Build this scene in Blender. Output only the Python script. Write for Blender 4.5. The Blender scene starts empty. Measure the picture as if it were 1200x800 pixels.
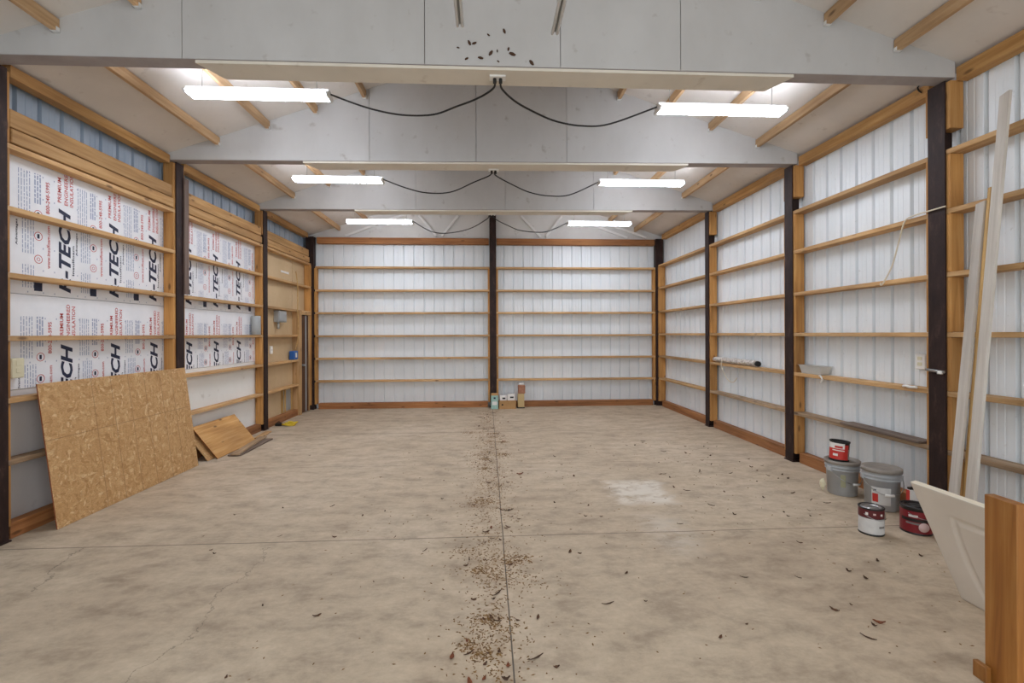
import bpy, bmesh, math, random
from mathutils import Matrix, Vector
random.seed(7)
SC = bpy.context.scene
COL = SC.collection
PI = math.pi

# ------------------------------------------------------------------ helpers
def lin(h):
    h = h.lstrip('#')
    r = []
    for i in (0, 2, 4):
        c = int(h[i:i+2], 16) / 255
        r.append(c / 12.92 if c <= .04045 else ((c + .055) / 1.055) ** 2.4)
    return (r[0], r[1], r[2], 1)

def bm_new(): return bmesh.new()

def bm_box(bm, x0, x1, y0, y1, z0, z1, m=None, bev=0):
    g = bmesh.ops.create_cube(bm, size=1)
    vs = g['verts']
    for v in vs:
        v.co = Vector(((x0 + x1) / 2 + v.co.x * (x1 - x0), (y0 + y1) / 2 + v.co.y * (y1 - y0), (z0 + z1) / 2 + v.co.z * (z1 - z0)))
    if bev:
        es = list({e for v in vs for e in v.link_edges})
        r = bmesh.ops.bevel(bm, geom=es, offset=bev, segments=1, affect='EDGES', profile=.5)
        vs = list(set(r['verts']) | {v for v in vs if v.is_valid})
    if m is not None:
        for v in vs: v.co = m @ v.co
    return bm

def bm_tube(bm, pts, r, n=8, cap=True):
    pts = [Vector(p) for p in pts]
    rings = []
    ref = None
    for i, p in enumerate(pts):
        d = (pts[min(i + 1, len(pts) - 1)] - pts[max(i - 1, 0)]).normalized()
        if ref is None:
            ref = Vector((0, 0, 1)) if abs(d.z) < .9 else Vector((1, 0, 0))
        a = (ref - d * ref.dot(d)).normalized()
        b = d.cross(a)
        ref = a
        rr = r[i] if isinstance(r, (list, tuple)) else r
        rings.append([bm.verts.new(p + (a * math.cos(2 * PI * k / n) + b * math.sin(2 * PI * k / n)) * rr) for k in range(n)])
    for A, B in zip(rings, rings[1:]):
        for k in range(n):
            f = bm.faces.new((A[k], A[(k + 1) % n], B[(k + 1) % n], B[k])); f.smooth = True
    if cap:
        bm.faces.new(rings[0][::-1]); bm.faces.new(rings[-1])
    return bm

def smooth_path(pts, n=6):
    P = [Vector(p) for p in pts]
    out = []
    for i in range(len(P) - 1):
        p0, p1, p2, p3 = P[max(i - 1, 0)], P[i], P[i + 1], P[min(i + 2, len(P) - 1)]
        for k in range(n):
            t = k / n
            out.append(.5 * ((2 * p1) + (p2 - p0) * t + (2 * p0 - 5 * p1 + 4 * p2 - p3) * t * t + (3 * p1 - p0 - 3 * p2 + p3) * t ** 3))
    out.append(P[-1])
    return out

def bm_lathe(bm, prof, c=(0, 0, 0), n=40, m=None, smooth=True, a0=0, a1=2 * PI):
    full = abs(a1 - a0 - 2 * PI) < 1e-6
    N = n if full else n + 1
    rings = []
    for r, z in prof:
        ring = []
        for k in range(N):
            a = a0 + (a1 - a0) * k / n
            v = Vector((c[0] + r * math.cos(a), c[1] + r * math.sin(a), c[2] + z))
            ring.append(bm.verts.new(m @ v if m is not None else v))
        rings.append(ring)
    for A, B in zip(rings, rings[1:]):
        for k in range(n if full else N - 1):
            f = bm.faces.new((A[k], A[(k + 1) % N], B[(k + 1) % N], B[k])); f.smooth = smooth
    return rings

def bm_poly_prism(bm, pts, d):
    """pts: list of 3d points of a polygon; extruded by vector d"""
    d = Vector(d)
    a = [bm.verts.new(Vector(p)) for p in pts]
    b = [bm.verts.new(Vector(p) + d) for p in pts]
    n = len(a)
    bm.faces.new(a); bm.faces.new(b[::-1])
    for k in range(n):
        bm.faces.new((a[k], b[k], b[(k + 1) % n], a[(k + 1) % n]))
    bmesh.ops.recalc_face_normals(bm, faces=bm.faces[:])

def props(o, label=None, cat=None, group=None, kind=None):
    if label: o['label'] = label
    if cat: o['category'] = cat
    if group: o['group'] = group
    if kind or cat: o['kind'] = kind or 'thing'
    return o

def wpos(o):
    v = Vector((0, 0, 0))
    while o is not None:
        v += o.location; o = o.parent
    return v

def obj(name, bm, mat, parent=None, loc=None, M=None, **k):
    """bm in world coordinates (M: a local frame whose coordinates bm is already in)"""
    me = bpy.data.meshes.new(name)
    if M is None:
        if loc is None:
            if parent is not None: loc = wpos(parent)
            else:
                xs = [v.co for v in bm.verts]
                loc = Vector(((min(c.x for c in xs) + max(c.x for c in xs)) / 2, (min(c.y for c in xs) + max(c.y for c in xs)) / 2, min(c.z for c in xs)))
        loc = Vector(loc)
        bmesh.ops.translate(bm, verts=bm.verts[:], vec=-loc)
        Mx = Matrix.Translation(loc)
    else:
        Mx = M
    bm.to_mesh(me); bm.free()
    for mm in (mat if isinstance(mat, (list, tuple)) else [mat]):
        me.materials.append(mm)
    o = bpy.data.objects.new(name, me)
    COL.objects.link(o)
    if parent is not None:
        o.parent = parent
        Mx = Matrix.Translation(-wpos(parent)) @ Mx
    o.matrix_basis = Mx
    return props(o, **k)

def empty(name, loc, **k):
    o = bpy.data.objects.new(name, None)
    o.empty_display_size = .1
    o.location = loc
    COL.objects.link(o)
    return props(o, **k)

AX = {'x': Matrix.Identity(4), 'y': Matrix.Rotation(PI / 2, 4, 'Z'), 'z': Matrix.Rotation(-PI / 2, 4, 'Y')}
def board(name, x0, x1, y0, y1, z0, z1, axis, mat, parent=None, bev=.003, **k):
    """piece of lumber; its local X runs along the grain"""
    c = Vector(((x0 + x1) / 2, (y0 + y1) / 2, (z0 + z1) / 2))
    M = Matrix.Translation(c) @ AX[axis]
    bm = bm_new(); bm_box(bm, x0 - c.x, x1 - c.x, y0 - c.y, y1 - c.y, z0 - c.z, z1 - c.z, bev=bev)
    bmesh.ops.transform(bm, matrix=AX[axis].inverted(), verts=bm.verts[:])
    return obj(name, bm, mat, parent, M=M, **k)

def frame(p, ux, uy):
    ux = Vector(ux).normalized(); uy = Vector(uy); uy = (uy - ux * uy.dot(ux)).normalized(); uz = ux.cross(uy)
    M = Matrix.Identity(4)
    for i in range(3):
        M[i][0], M[i][1], M[i][2], M[i][3] = ux[i], uy[i], uz[i], p[i]
    return M

# ------------------------------------------------------------------ materials
def new_mat(name):
    m = bpy.data.materials.new(name); m.use_nodes = True
    nt = m.node_tree
    for n in list(nt.nodes): nt.nodes.remove(n)
    out = nt.nodes.new('ShaderNodeOutputMaterial'); b = nt.nodes.new('ShaderNodeBsdfPrincipled')
    nt.links.new(b.outputs[0], out.inputs[0])
    return m, nt, b

class N:
    def __init__(s, nt): s.nt = nt
    def n(s, t, **k):
        x = s.nt.nodes.new(t)
        for a, v in k.items(): setattr(x, a, v)
        return x
    def l(s, a, b): s.nt.links.new(a, b)
    def coord(s, scale=(1, 1, 1), kind='Object', loc=(0, 0, 0)):
        t = s.n('ShaderNodeTexCoord'); m = s.n('ShaderNodeMapping'); m.inputs['Scale'].default_value = scale; m.inputs['Location'].default_value = loc
        s.l(t.outputs[kind], m.inputs['Vector']); return m.outputs[0]
    def noise(s, vec, scale, detail=4, rough=.55, dist=0):
        x = s.n('ShaderNodeTexNoise'); x.inputs['Scale'].default_value = scale; x.inputs['Detail'].default_value = detail
        x.inputs['Roughness'].default_value = rough; x.inputs['Distortion'].default_value = dist
        s.l(vec, x.inputs['Vector']); return x.outputs['Fac']
    def ramp(s, fac, stops):
        x = s.n('ShaderNodeValToRGB'); e = x.color_ramp.elements
        while len(e) < len(stops): e.new(.5)
        for i, (p, c) in enumerate(stops):
            e[i].position = p; e[i].color = c if not isinstance(c, str) else lin(c)
        s.l(fac, x.inputs[0]); return x.outputs[0]
    def mix(s, a, b, fac, mode='MIX'):
        x = s.n('ShaderNodeMix', data_type='RGBA', blend_type=mode)
        for v, i in ((a, 6), (b, 7), (fac, 0)):
            if hasattr(v, 'is_output'): s.l(v, x.inputs[i])
            else: x.inputs[i].default_value = v if i == 0 or not isinstance(v, str) else lin(v)
        return x.outputs[2]
    def math(s, op, a, b=0, clamp=False):
        x = s.n('ShaderNodeMath', operation=op); x.use_clamp = clamp
        for v, i in ((a, 0), (b, 1)):
            if hasattr(v, 'is_output'): s.l(v, x.inputs[i])
            else: x.inputs[i].default_value = v
        return x.outputs[0]
    def bump(s, h, b, strength=.2, dist=.01):
        x = s.n('ShaderNodeBump'); x.inputs['Strength'].default_value = strength; x.inputs['Distance'].default_value = dist
        s.l(h, x.inputs['Height']); s.l(x.outputs[0], b.inputs['Normal'])

def wood(name, dark, mid, light, rough=.75, knots=True, var=.25):
    m, nt, b = new_mat(name); w = N(nt)
    info = w.n('ShaderNodeObjectInfo')
    t = w.n('ShaderNodeTexCoord')
    off = w.n('ShaderNodeVectorMath', operation='MULTIPLY_ADD')
    cmb = w.n('ShaderNodeCombineXYZ')
    for i in range(3): w.l(info.outputs['Random'], cmb.inputs[i])
    off.inputs[1].default_value = (37, 19, 23)
    w.l(cmb.outputs[0], off.inputs[0]); w.l(t.outputs['Object'], off.inputs[2])
    mp = w.n('ShaderNodeMapping'); mp.inputs['Scale'].default_value = (.9, 16, 16); w.l(off.outputs[0], mp.inputs[0])
    g = w.noise(mp.outputs[0], 1.6, 5, .6, .6)
    col = w.ramp(g, [(.25, dark), (.5, mid), (.75, light)])
    mp2 = w.n('ShaderNodeMapping'); mp2.inputs['Scale'].default_value = (.7, 1.4, 1.4); w.l(off.outputs[0], mp2.inputs[0])
    big = w.noise(mp2.outputs[0], 1.5, 2)
    col = w.mix(col, w.ramp(big, [(.3, (.62, .58, .55, 1)), (.65, (1.08, 1.05, 1.0, 1))]), .75, 'MULTIPLY')
    if knots:
        mp3 = w.n('ShaderNodeMapping'); mp3.inputs['Scale'].default_value = (3.2, 9, 9); w.l(off.outputs[0], mp3.inputs[0])
        v = w.n('ShaderNodeTexVoronoi'); v.inputs['Scale'].default_value = 1.0; w.l(mp3.outputs[0], v.inputs['Vector'])
        k = w.ramp(v.outputs['Distance'], [(.07, (1, 1, 1, 1)), (.16, (0, 0, 0, 1))])
        col = w.mix(col, '#4a2c14', w.math('MULTIPLY', k, .7))
    hv = w.n('ShaderNodeHueSaturation')
    w.l(w.math('ADD', w.math('MULTIPLY', info.outputs['Random'], var), 1 - var / 2), hv.inputs['Value'])
    w.l(col, hv.inputs['Color']); w.l(hv.outputs[0], b.inputs['Base Color'])
    b.inputs['Roughness'].default_value = rough
    w.bump(g, b, .15, .003)
    return m

def plain(name, c, rough=.6, metal=0, var=None, vscale=3, emit=None, es=0):
    m, nt, b = new_mat(name); w = N(nt)
    b.inputs['Roughness'].default_value = rough; b.inputs['Metallic'].default_value = metal
    if var:
        f = w.noise(w.coord(), vscale, 5, .6)
        w.l(w.ramp(f, [(.3, var), (.68, c)]), b.inputs['Base Color'])
    else:
        b.inputs['Base Color'].default_value = lin(c)
    if emit:
        b.inputs['Emission Color'].default_value = lin(emit); b.inputs['Emission Strength'].default_value = es
    return m

M = {}
M['girt'] = wood('girt_lumber', '#a37b4c', '#c49d6c', '#d6b588')
M['block'] = wood('block_lumber', '#9a6a34', '#bd8a4c', '#cd9f61')
M['beam'] = wood('beam_lumber', '#a2733f', '#c0935a', '#d0a972')
M['plank'] = wood('header_lumber', '#9a7042', '#bd935e', '#cfa977')
M['plate'] = wood('treated_plate', '#7b4b29', '#a26d40', '#b58052')
M['grey_wood'] = wood('weathered_grey_lumber', '#7a644e', '#a38a6d', '#bca488')
M['dark_plank'] = wood('dark_weathered_plank', '#51443b', '#7d6c60', '#968575')
M['purlin'] = wood('purlin_lumber', '#a98863', '#c8a67e', '#d8bb98')
M['post_board'] = wood('foreground_board', '#7d4b1d', '#9a642a', '#ac793d', rough=.5, knots=False)
M['ply'] = wood('plywood_face', '#b07c42', '#cf9d5e', '#dfb47b')
M['door_wood'] = wood('brown_door', '#3c2513', '#573720', '#67452b')
M['old_board'] = wood('dull_purple_brown_board', '#54433d', '#7a665d', '#8d7a70')
M['lath'] = wood('yellow_lath', '#a9834b', '#c8a266', '#d8b67c')
M['white_board'] = wood('whitewashed_board', '#b9b2a8', '#cdc8c0', '#dad6cf', knots=False, var=.06)

# weathered steel
m, nt, b = new_mat('dark_primed_steel'); w = N(nt)
f = w.noise(w.coord((1, 1, .35)), 14, 6, .7); f2 = w.noise(w.coord(), 3, 3)
c = w.ramp(f, [(.3, '#181112'), (.55, '#30221f'), (.74, '#564039')])
c = w.mix(c, '#351f17', w.math('MULTIPLY', f2, .5))
w.l(c, b.inputs['Base Color']); b.inputs['Roughness'].default_value = .6; b.inputs['Specular IOR Level'].default_value = .25
M['steel'] = m
M['flange'] = plain('grey_purple_flange', '#a79f9c', .6, var='#948b88', vscale=4)

# white ribbed steel siding
def siding(name, c, d, rough=.38):
    m, nt, b = new_mat(name); w = N(nt)
    f = w.noise(w.coord((1, 1, .5)), 1.3, 5, .6)
    g = w.noise(w.coord(), 24, 3, .7)
    col = w.ramp(f, [(.3, d), (.65, c)])
    col = w.mix(col, '#a7a49c', w.ramp(g, [(.66, (0, 0, 0, 1)), (.8, (.5, .5, .5, 1))]))
    w.l(col, b.inputs['Base Color']); b.inputs['Roughness'].default_value = rough
    return m
M['siding'] = siding('white_steel_siding', '#e6eaec', '#dce1e3')
M['blue'] = siding('blue_backed_siding', '#b4bfca', '#8fa0b4', .5)

# painted girder
def painted(name, c, d, stain, rough=.7):
    m, nt, b = new_mat(name); w = N(nt)
    f = w.noise(w.coord((1, 1, .6)), 1.6, 5, .6)
    s = w.noise(w.coord(loc=(3, 1, 7)), 9, 3, .5)
    col = w.ramp(f, [(.3, d), (.7, c)])
    col = w.mix(col, stain, w.ramp(s, [(.65, (0, 0, 0, 1)), (.78, (.45, .45, .45, 1))]))
    w.l(col, b.inputs['Base Color']); b.inputs['Roughness'].default_value = rough
    return m
M['girder'] = painted('girder_cream_white', '#c2c1bf', '#b5b3b0', '#85776a')
M['soffit'] = painted('soffit_cream', '#dfd8ca', '#d2cabb', '#a39078')
M['ceiling'] = painted('ceiling_insulation_facing', '#e0dad3', '#d3cdc6', '#a89c91', .8)
M['gable'] = painted('gable_white', '#dddcd9', '#d0cfcc', '#a8a19a')
M['white_panel'] = painted('white_wallboard', '#f0f0ec', '#e6e6e1', '#b5ada2')
M['shaded_panel'] = painted('shaded_wallboard', '#d6d3d1', '#c8c5c4', '#a8a29d')  # white wallboard greyed: the strand board's shade is put into the colour
M['kraft'] = painted('kraft_sheathing', '#cfb690', '#c0a57e', '#9a7f5c')
M['foam'] = plain('foam_facing', '#f0f1f4', .45, var='#e6e8ec', vscale=5)
M['ink_navy'] = plain('navy_ink', '#1c2440', .6)
M['ink_red'] = plain('red_ink', '#c2453f', .6)
M['ink_blue'] = plain('pale_blue_ink', '#a0aac2', .6)

# oriented strand board
m, nt, b = new_mat('strand_board'); w = N(nt)
v1 = w.n('ShaderNodeTexVoronoi'); v1.inputs['Scale'].default_value = 1; v1.inputs['Randomness'].default_value = 1
nz = w.n('ShaderNodeTexNoise'); nz.inputs['Scale'].default_value = 5; w.l(w.coord(), nz.inputs['Vector'])
mx = w.n('ShaderNodeVectorMath', operation='MULTIPLY_ADD'); mx.inputs[1].default_value = (9, 9, 9)
w.l(nz.outputs['Color'], mx.inputs[0]); w.l(w.coord((20, 52, 20)), mx.inputs[2]); w.l(mx.outputs[0], v1.inputs['Vector'])
v2 = w.n('ShaderNodeTexVoronoi'); v2.inputs['Scale'].default_value = 1
mx2 = w.n('ShaderNodeVectorMath', operation='MULTIPLY_ADD'); mx2.inputs[1].default_value = (9, 9, 9)
w.l(nz.outputs['Color'], mx2.inputs[0]); w.l(w.coord((46, 24, 20), loc=(4, 9, 1)), mx2.inputs[2]); w.l(mx2.outputs[0], v2.inputs['Vector'])
s1 = w.n('ShaderNodeSeparateColor'); w.l(v1.outputs['Color'], s1.inputs[0]); s2 = w.n('ShaderNodeSeparateColor'); w.l(v2.outputs['Color'], s2.inputs[0])
pal = [(0, '#b18652'), (.2, '#bf9561'), (.6, '#c89e6a'), (.9, '#d0aa78'), (1, '#dfc195')]
c1 = w.ramp(s1.outputs[0], pal); c2 = w.ramp(s2.outputs[1], pal)
col = w.mix(c1, c2, w.ramp(s2.outputs[0], [(.4, (0, 0, 0, 1)), (.6, (1, 1, 1, 1))]))
fine = w.noise(w.coord((30, 60, 10)), 2, 4)
col = w.mix(col, w.ramp(fine, [(.3, (.66, .62, .57, 1)), (.7, (1.08, 1.08, 1.08, 1))]), .8, 'MULTIPLY')
sx = w.n('ShaderNodeSeparateXYZ'); w.l(w.coord(), sx.inputs[0])
def oline(src, pos, wd):
    return w.math('LESS_THAN', w.math('ABSOLUTE', w.math('SUBTRACT', src, pos)), wd)
tot = None
for p in (-.40, -.19, .02, .23, .46, .64):
    l_ = oline(sx.outputs[0], p, .0035); tot = l_ if tot is None else w.math('ADD', tot, l_, True)
tot = w.math('ADD', tot, oline(sx.outputs[1], .12, .003), True)
col = w.mix(col, '#6d4a2b', w.math('MULTIPLY', tot, w.math('MULTIPLY', fine, 1.0)))
w.l(col, b.inputs['Base Color']); b.inputs['Roughness'].default_value = .55
M['osb'] = m
M['osb_edge'] = plain('rust_red_panel_edge', '#7c3f20', .8, var='#94532c', vscale=30)

# concrete
m, nt, b = new_mat('stained_concrete'); w = N(nt)
co = w.coord()
a = w.noise(co, .55, 6, .6, .4); bb = w.noise(w.coord((1.0, 1.7, 1)), 3.4, 10, .74, .15); cc = w.noise(co, 22, 5, .7)
col = w.ramp(a, [(.3, '#b09e87'), (.5, '#bfae96'), (.7, '#c9b9a3')])
col = w.mix(col, w.ramp(bb, [(.34, (.67, .64, .62, 1)), (.5, (.97, .96, .95, 1)), (.65, (1.16, 1.16, 1.17, 1))]), .95, 'MULTIPLY')
col = w.mix(col, w.ramp(cc, [(.3, (.86, .85, .84, 1)), (.7, (1.05, 1.05, 1.05, 1))]), .7, 'MULTIPLY')
sp = w.n('ShaderNodeSeparateXYZ'); w.l(co, sp.inputs[0]); X, Y = sp.outputs[0], sp.outputs[1]
# pale scuffed patches left where something stood
def quad_patch(x0, x1, y0, y1, sh, soft):
    u = w.math('ADD', X, w.math('MULTIPLY', w.math('SUBTRACT', bb, .5), .5)); v = w.math('ADD', Y, w.math('MULTIPLY', w.math('SUBTRACT', a, .5), .3))
    u = w.math('ADD', u, w.math('MULTIPLY', v, sh))
    def edge(s, lo, hi):
        p = w.math('DIVIDE', w.math('SUBTRACT', s, lo), soft, True); q = w.math('DIVIDE', w.math('SUBTRACT', hi, s), soft, True)
        return w.math('MULTIPLY', p, q)
    return w.math('MULTIPLY', edge(u, x0, x1), edge(v, y0, y1))
pt = quad_patch(1.12, 1.75, 4.0, 4.75, 0, .12)
pt2 = quad_patch(1.15, 1.6, 3.0, 3.9, 0, .25)
brk = w.ramp(w.noise(w.coord((2, 3, 1)), 2.4, 6, .7), [(.36, (0, 0, 0, 1)), (.52, (1, 1, 1, 1))])
col = w.mix(col, '#dcd4c6', w.math('MULTIPLY', w.math('MAXIMUM', w.math('MULTIPLY', pt, .85), w.math('MULTIPLY', pt2, .5)), brk))
# rusty dust along the middle joint
dj = w.math('ABSOLUTE', w.math('SUBTRACT', X, .05)); dust = w.math('SUBTRACT', 1, w.math('DIVIDE', dj, .32), True)
col = w.mix(col, '#8d6f4c', w.math('MULTIPLY', w.math('MULTIPLY', dust, .45), w.ramp(w.noise(co, 7, 6, .75), [(.45, (0, 0, 0, 1)), (.65, (1, 1, 1, 1))])))
# saw-cut joints and hairline cracks
wob = w.math('MULTIPLY', w.math('SUBTRACT', w.noise(co, 1.2, 4, .6), .5), .02)
def joint(src, pos, wd, amt):
    d = w.math('ABSOLUTE', w.math('SUBTRACT', w.math('ADD', src, wob), pos))
    return w.math('MULTIPLY', w.math('LESS_THAN', d, wd), amt)
j = joint(X, .115, .0038, .85)
for p, wd, q in ((3.48, .0055, .62), (5.42, .006, .3), (7.2, .012, .4)):
    j = w.math('MAXIMUM', j, joint(Y, p, wd, q))
def crack(x0, k, y0, y1, amp, wd, amt, seed):
    n_ = w.math('MULTIPLY', w.math('SUBTRACT', w.noise(w.coord((1, 1, 1), loc=(seed, 0, 0)), 2.2, 6, .7), .5), amp)
    d = w.math('ABSOLUTE', w.math('SUBTRACT', w.math('ADD', X, n_), w.math('ADD', w.math('MULTIPLY', Y, k), x0)))
    e = w.math('MULTIPLY', w.math('GREATER_THAN', Y, y0), w.math('LESS_THAN', Y, y1))
    return w.math('MULTIPLY', w.math('MULTIPLY', w.math('LESS_THAN', d, wd), e), amt)
j = w.math('MAXIMUM', j, crack(-1.52, 0, .5, 3.4, .5, .004, .45, 3))
j = w.math('MAXIMUM', j, crack(-2.2, -.18, 2.9, 3.47, .5, .006, .5, 9))
col = w.mix(col, '#3f362e', j)
w.l(col, b.inputs['Base Color'])
w.l(w.math('ADD', .55, w.math('MULTIPLY', bb, .35)), b.inputs['Roughness'])
w.bump(w.math('ADD', cc, w.math('MULTIPLY', j, -3)), b, .12, .004)
M['concrete'] = m

M['lamp_white'] = plain('lamp_housing_white', '#e8e8e6', .4)
M['lamp_glow'] = plain('lit_diffuser', '#ffffff', .5, emit='#e9f1ff', es=41)
M['tube_glass'] = plain('unlit_tube_glass', '#f0f2f1', .2)
M['tube_metal'] = plain('grey_lamp_metal', '#8f918f', .4)
M['black_rubber'] = plain('black_cord_rubber', '#17130f', .6)
M['wire'] = plain('thin_grey_wire', '#9a9690', .5, .5)
M['box_grey'] = plain('grey_steel_box', '#a7a9a8', .45, .2)
M['blue_plastic'] = plain('blue_plastic', '#2a5fa8', .4)
M['ivory'] = plain('ivory_plastic', '#d8d2b4', .4)
M['white_plastic'] = plain('white_plastic', '#e6e4de', .4)
M['pail'] = plain('grey_pail_plastic', '#b3b5b6', .38, var='#a1a2a3', vscale=6)
M['lid'] = plain('dusty_pail_lid', '#9a938a', .6, var='#857d74', vscale=9)
M['dark'] = plain('dark_gap', '#171412', .7)
M['label_white'] = plain('paper_label', '#d6d5d2', .6, var='#c6c4c1', vscale=18)
M['label_red'] = plain('red_label', '#c23027', .4)
M['label_grey'] = plain('grey_label', '#7c7875', .5)
M['maroon'] = plain('maroon_can', '#5c1b20', .35)
M['red_dark'] = plain('deep_red_label', '#7d1b24', .35)
M['black_can'] = plain('black_can_band', '#1d1a1a', .35)
M['metal'] = plain('can_metal', '#a9a9a8', .3, .8)
M['pink'] = plain('pale_round_label', '#d9b8b3', .5)
M['olive'] = plain('faded_olive_label', '#a5a380', .6, var='#98977c', vscale=12)
M['panel_white'] = plain('door_panel_paint', '#d9cfc1', .5, var='#cfc4b5', vscale=2)
M['panel_edge'] = plain('door_panel_edge', '#e6dcc6', .6)
M['cardboard'] = plain('cardboard', '#b9905f', .8, var='#a98152', vscale=8)
M['carton_green'] = plain('pale_green_carton', '#a9c9bd', .6, var='#8fb6aa', vscale=20)
M['paper_white'] = plain('white_paper', '#e4e0da', .6)
M['pinkish'] = plain('reddish_brown_wrap', '#b07a5c', .7, var='#8f5f48', vscale=20)
M['tan_box'] = plain('tan_case', '#c2a877', .7)
M['yellow'] = plain('yellow_strap', '#d3b52c', .5)
M['clear'] = plain('cloudy_plastic_tray', '#cfcdc6', .3)
M['clear'].node_tree.nodes['Principled BSDF'].inputs['Alpha'].default_value = .62
M['string'] = plain('pale_string', '#d6cbb4', .8)
M['roll_wrap'] = plain('crumpled_wrap', '#e4dfd8', .6, var='#8a7b70', vscale=22)
M['leaf'] = plain('dry_leaf', '#6b4427', .8, var='#3f2a1a', vscale=40)
M['leaf_red'] = plain('rust_leaf', '#8d4a24', .8, var='#5a2f18', vscale=40)
M['leaf_dark'] = plain('dark_leaf', '#4a3322', .9)
M['crumb'] = plain('leaf_crumbs', '#94703f', .85, var='#5d4126', vscale=30)

# ------------------------------------------------------------------ main dimensions
XR, XL = 3.55, -3.478            # room faces of the side posts
YB = 9.60                       # room face of the back framing
RIDGE, EAVE, SLOPE = .10, 3.53, 1 / 3
def roof(x): return EAVE + (3.62 - abs(x - RIDGE)) * SLOPE
YF = -.9                        # open front
RPY = [1.45, 3.52, 5.34, 7.39]
LPY = [1.53, 3.55, 5.54, 7.61]
GZ = 3.45
GIRTZ = [.567, 1.022, 1.48, 1.945, 2.435, 2.895]      # side walls
BACKZ = [.558, 1.012, 1.466, 1.93, 2.385, 2.85]       # back wall
T = .038

# ------------------------------------------------------------------ setting
bm = bm_new(); bm_box(bm, -4.2, 4.3, -3.0, 10.2, -.15, 0)
obj('floor', bm, M['concrete'], loc=(0, 0, 0), kind='structure', label='stained concrete slab with saw-cut joints and scattered dry leaves')

def ribbed(bm, L, z0, z1, pitch=.2035, start=.08):
    """profile along u (0..L), depth w away from the room"""
    prof = []
    u = start - pitch
    while u < L:
        for du, dw in ((0, 0), (.008, .030), (.030, .030), (.038, 0), (.092, 0), (.095, .0025), (.104, .0025), (.107, 0), (.146, 0), (.149, .0025), (.158, .0025), (.161, 0)):
            if 0 <= u + du <= L: prof.append((u + du, dw))
        u += pitch
    prof = [(0, 0)] + [p for p in prof if 0 < p[0] < L] + [(L, 0)]
    return prof
def rib_wall(name, P, mat, z0, z1, start, label):
    """P(u, w) -> (x, y)"""
    bm = bm_new(); L = P[0]; f = P[1]
    prof = ribbed(bm, L, z0, z1, start=start)
    A = [bm.verts.new((*f(u, w_), z0)) for u, w_ in prof]; B = [bm.verts.new((*f(u, w_), z1)) for u, w_ in prof]
    C = [bm.verts.new((*f(u, .05), z1)) for u in (0, L)]; D = [bm.verts.new((*f(u, .05), z0)) for u in (0, L)]
    for k in range(len(prof) - 1): bm.faces.new((A[k], A[k + 1], B[k + 1], B[k]))
    bm.faces.new((D[0], D[1], C[1], C[0])); bm.faces.new((A[0], B[0], C[0], D[0])); bm.faces.new((A[-1], D[1], C[1], B[-1]))
    bmesh.ops.recalc_face_normals(bm, faces=bm.faces[:])
    return obj(name, bm, mat, kind='structure', label=label)
rib_wall('wall_right', (YB + .18 - YF, lambda u, w_: (3.70 + w_, YF + u)), M['siding'], 0, 3.57, .09, 'white ribbed steel siding of the right wall')
rib_wall('wall_left', (YB + .18 - YF, lambda u, w_: (-3.655 - w_, YF + u)), M['blue'], 0, 3.57, .05, 'blue-backed ribbed steel siding of the left wall, bare above the planks')
rib_wall('wall_back', (7.42, lambda u, w_: (-3.70 + u, 9.755 + w_)), M['siding'], 0, 3.46, .167, 'white ribbed steel siding of the back wall')
bm = bm_new()
bm_poly_prism(bm, [(-3.75, 9.73, 3.46), (3.75, 9.73, 3.46), (3.75, 9.73, roof(3.75)), (RIDGE, 9.73, roof(RIDGE)), (-3.75, 9.73, roof(-3.75))], (0, .07, 0))
obj('wall_gable', bm, M['gable'], kind='structure', label='pale gable end above the back wall beam')
bm = bm_new()
for s in (-1, 1):
    xe = RIDGE + s * 3.9
    bm_poly_prism(bm, [(RIDGE, YF - .2, roof(RIDGE)), (xe, YF - .2, roof(xe)), (xe, YF - .2, roof(xe) + .06), (RIDGE, YF - .2, roof(RIDGE) + .06)], (0, 10.2 - YF, 0))
obj('ceiling', bm, M['ceiling'], kind='structure', label='cream insulated underside of the pitched roof')

# ------------------------------------------------------------------ posts
def segs(skip_gap=True, Z=None):
    Z = Z or GIRTZ
    out = [(.10 if i == 0 else Z[i - 1] + T / 2 + .0015, g - T / 2 - .0015) for i, g in enumerate(Z)]
    out.append((3.07, 3.436) if skip_gap else (Z[-1] + T / 2 + .0015, 3.435))
    return out
def side_post(y, s, label, gap=True, wd=.14):
    xf = XR if s > 0 else XL
    X = lambda d: xf + s * d
    t = empty('steel_post', (X(.07), y, 0), label=label, cat='post', group='dark steel posts')
    bm = bm_new()
    def bx(a, b_, *r):
        x0, x1 = sorted((X(a), X(b_))); bm_box(bm, x0, x1, *r)
    bx(0, .012, y - wd / 2, y + wd / 2, 0, GZ - .004); bx(.012, .128, y - .006, y + .006, 0, GZ)
    bx(-.01, .124, y - wd / 2 - .01, y + wd / 2 + .01, 0, .012)
    obj('steel_section', bm, M['steel'], t)
    for side in (-1, 1):
        for z0, z1 in segs(gap):
            x0, x1 = sorted((X(.014), X(.122)))
            y0, y1 = sorted((y + side * .008, y + side * (wd / 2 + .033)))
            board('blocking', x0, x1, y0, y1, z0, z1, 'z', M['block'], t)
    return t
names_r = ['far right', 'near', 'middle', 'back']
side_post(RPY[0], 1, 'dark steel post on the right wall closest to the open front')
side_post(RPY[1], 1, 'dark steel post on the right wall beside the leaning white boards')
side_post(RPY[2], 1, 'dark steel post on the right wall just beyond the red-topped pail')
side_post(RPY[3], 1, 'dark steel post on the right wall, last before the back corner', wd=.12)
side_post(LPY[0], -1, 'dark steel post on the left wall closest to the open front')
side_post(LPY[1], -1, 'dark steel post at the left picture edge before the strand board', gap=False, wd=.12)
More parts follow.
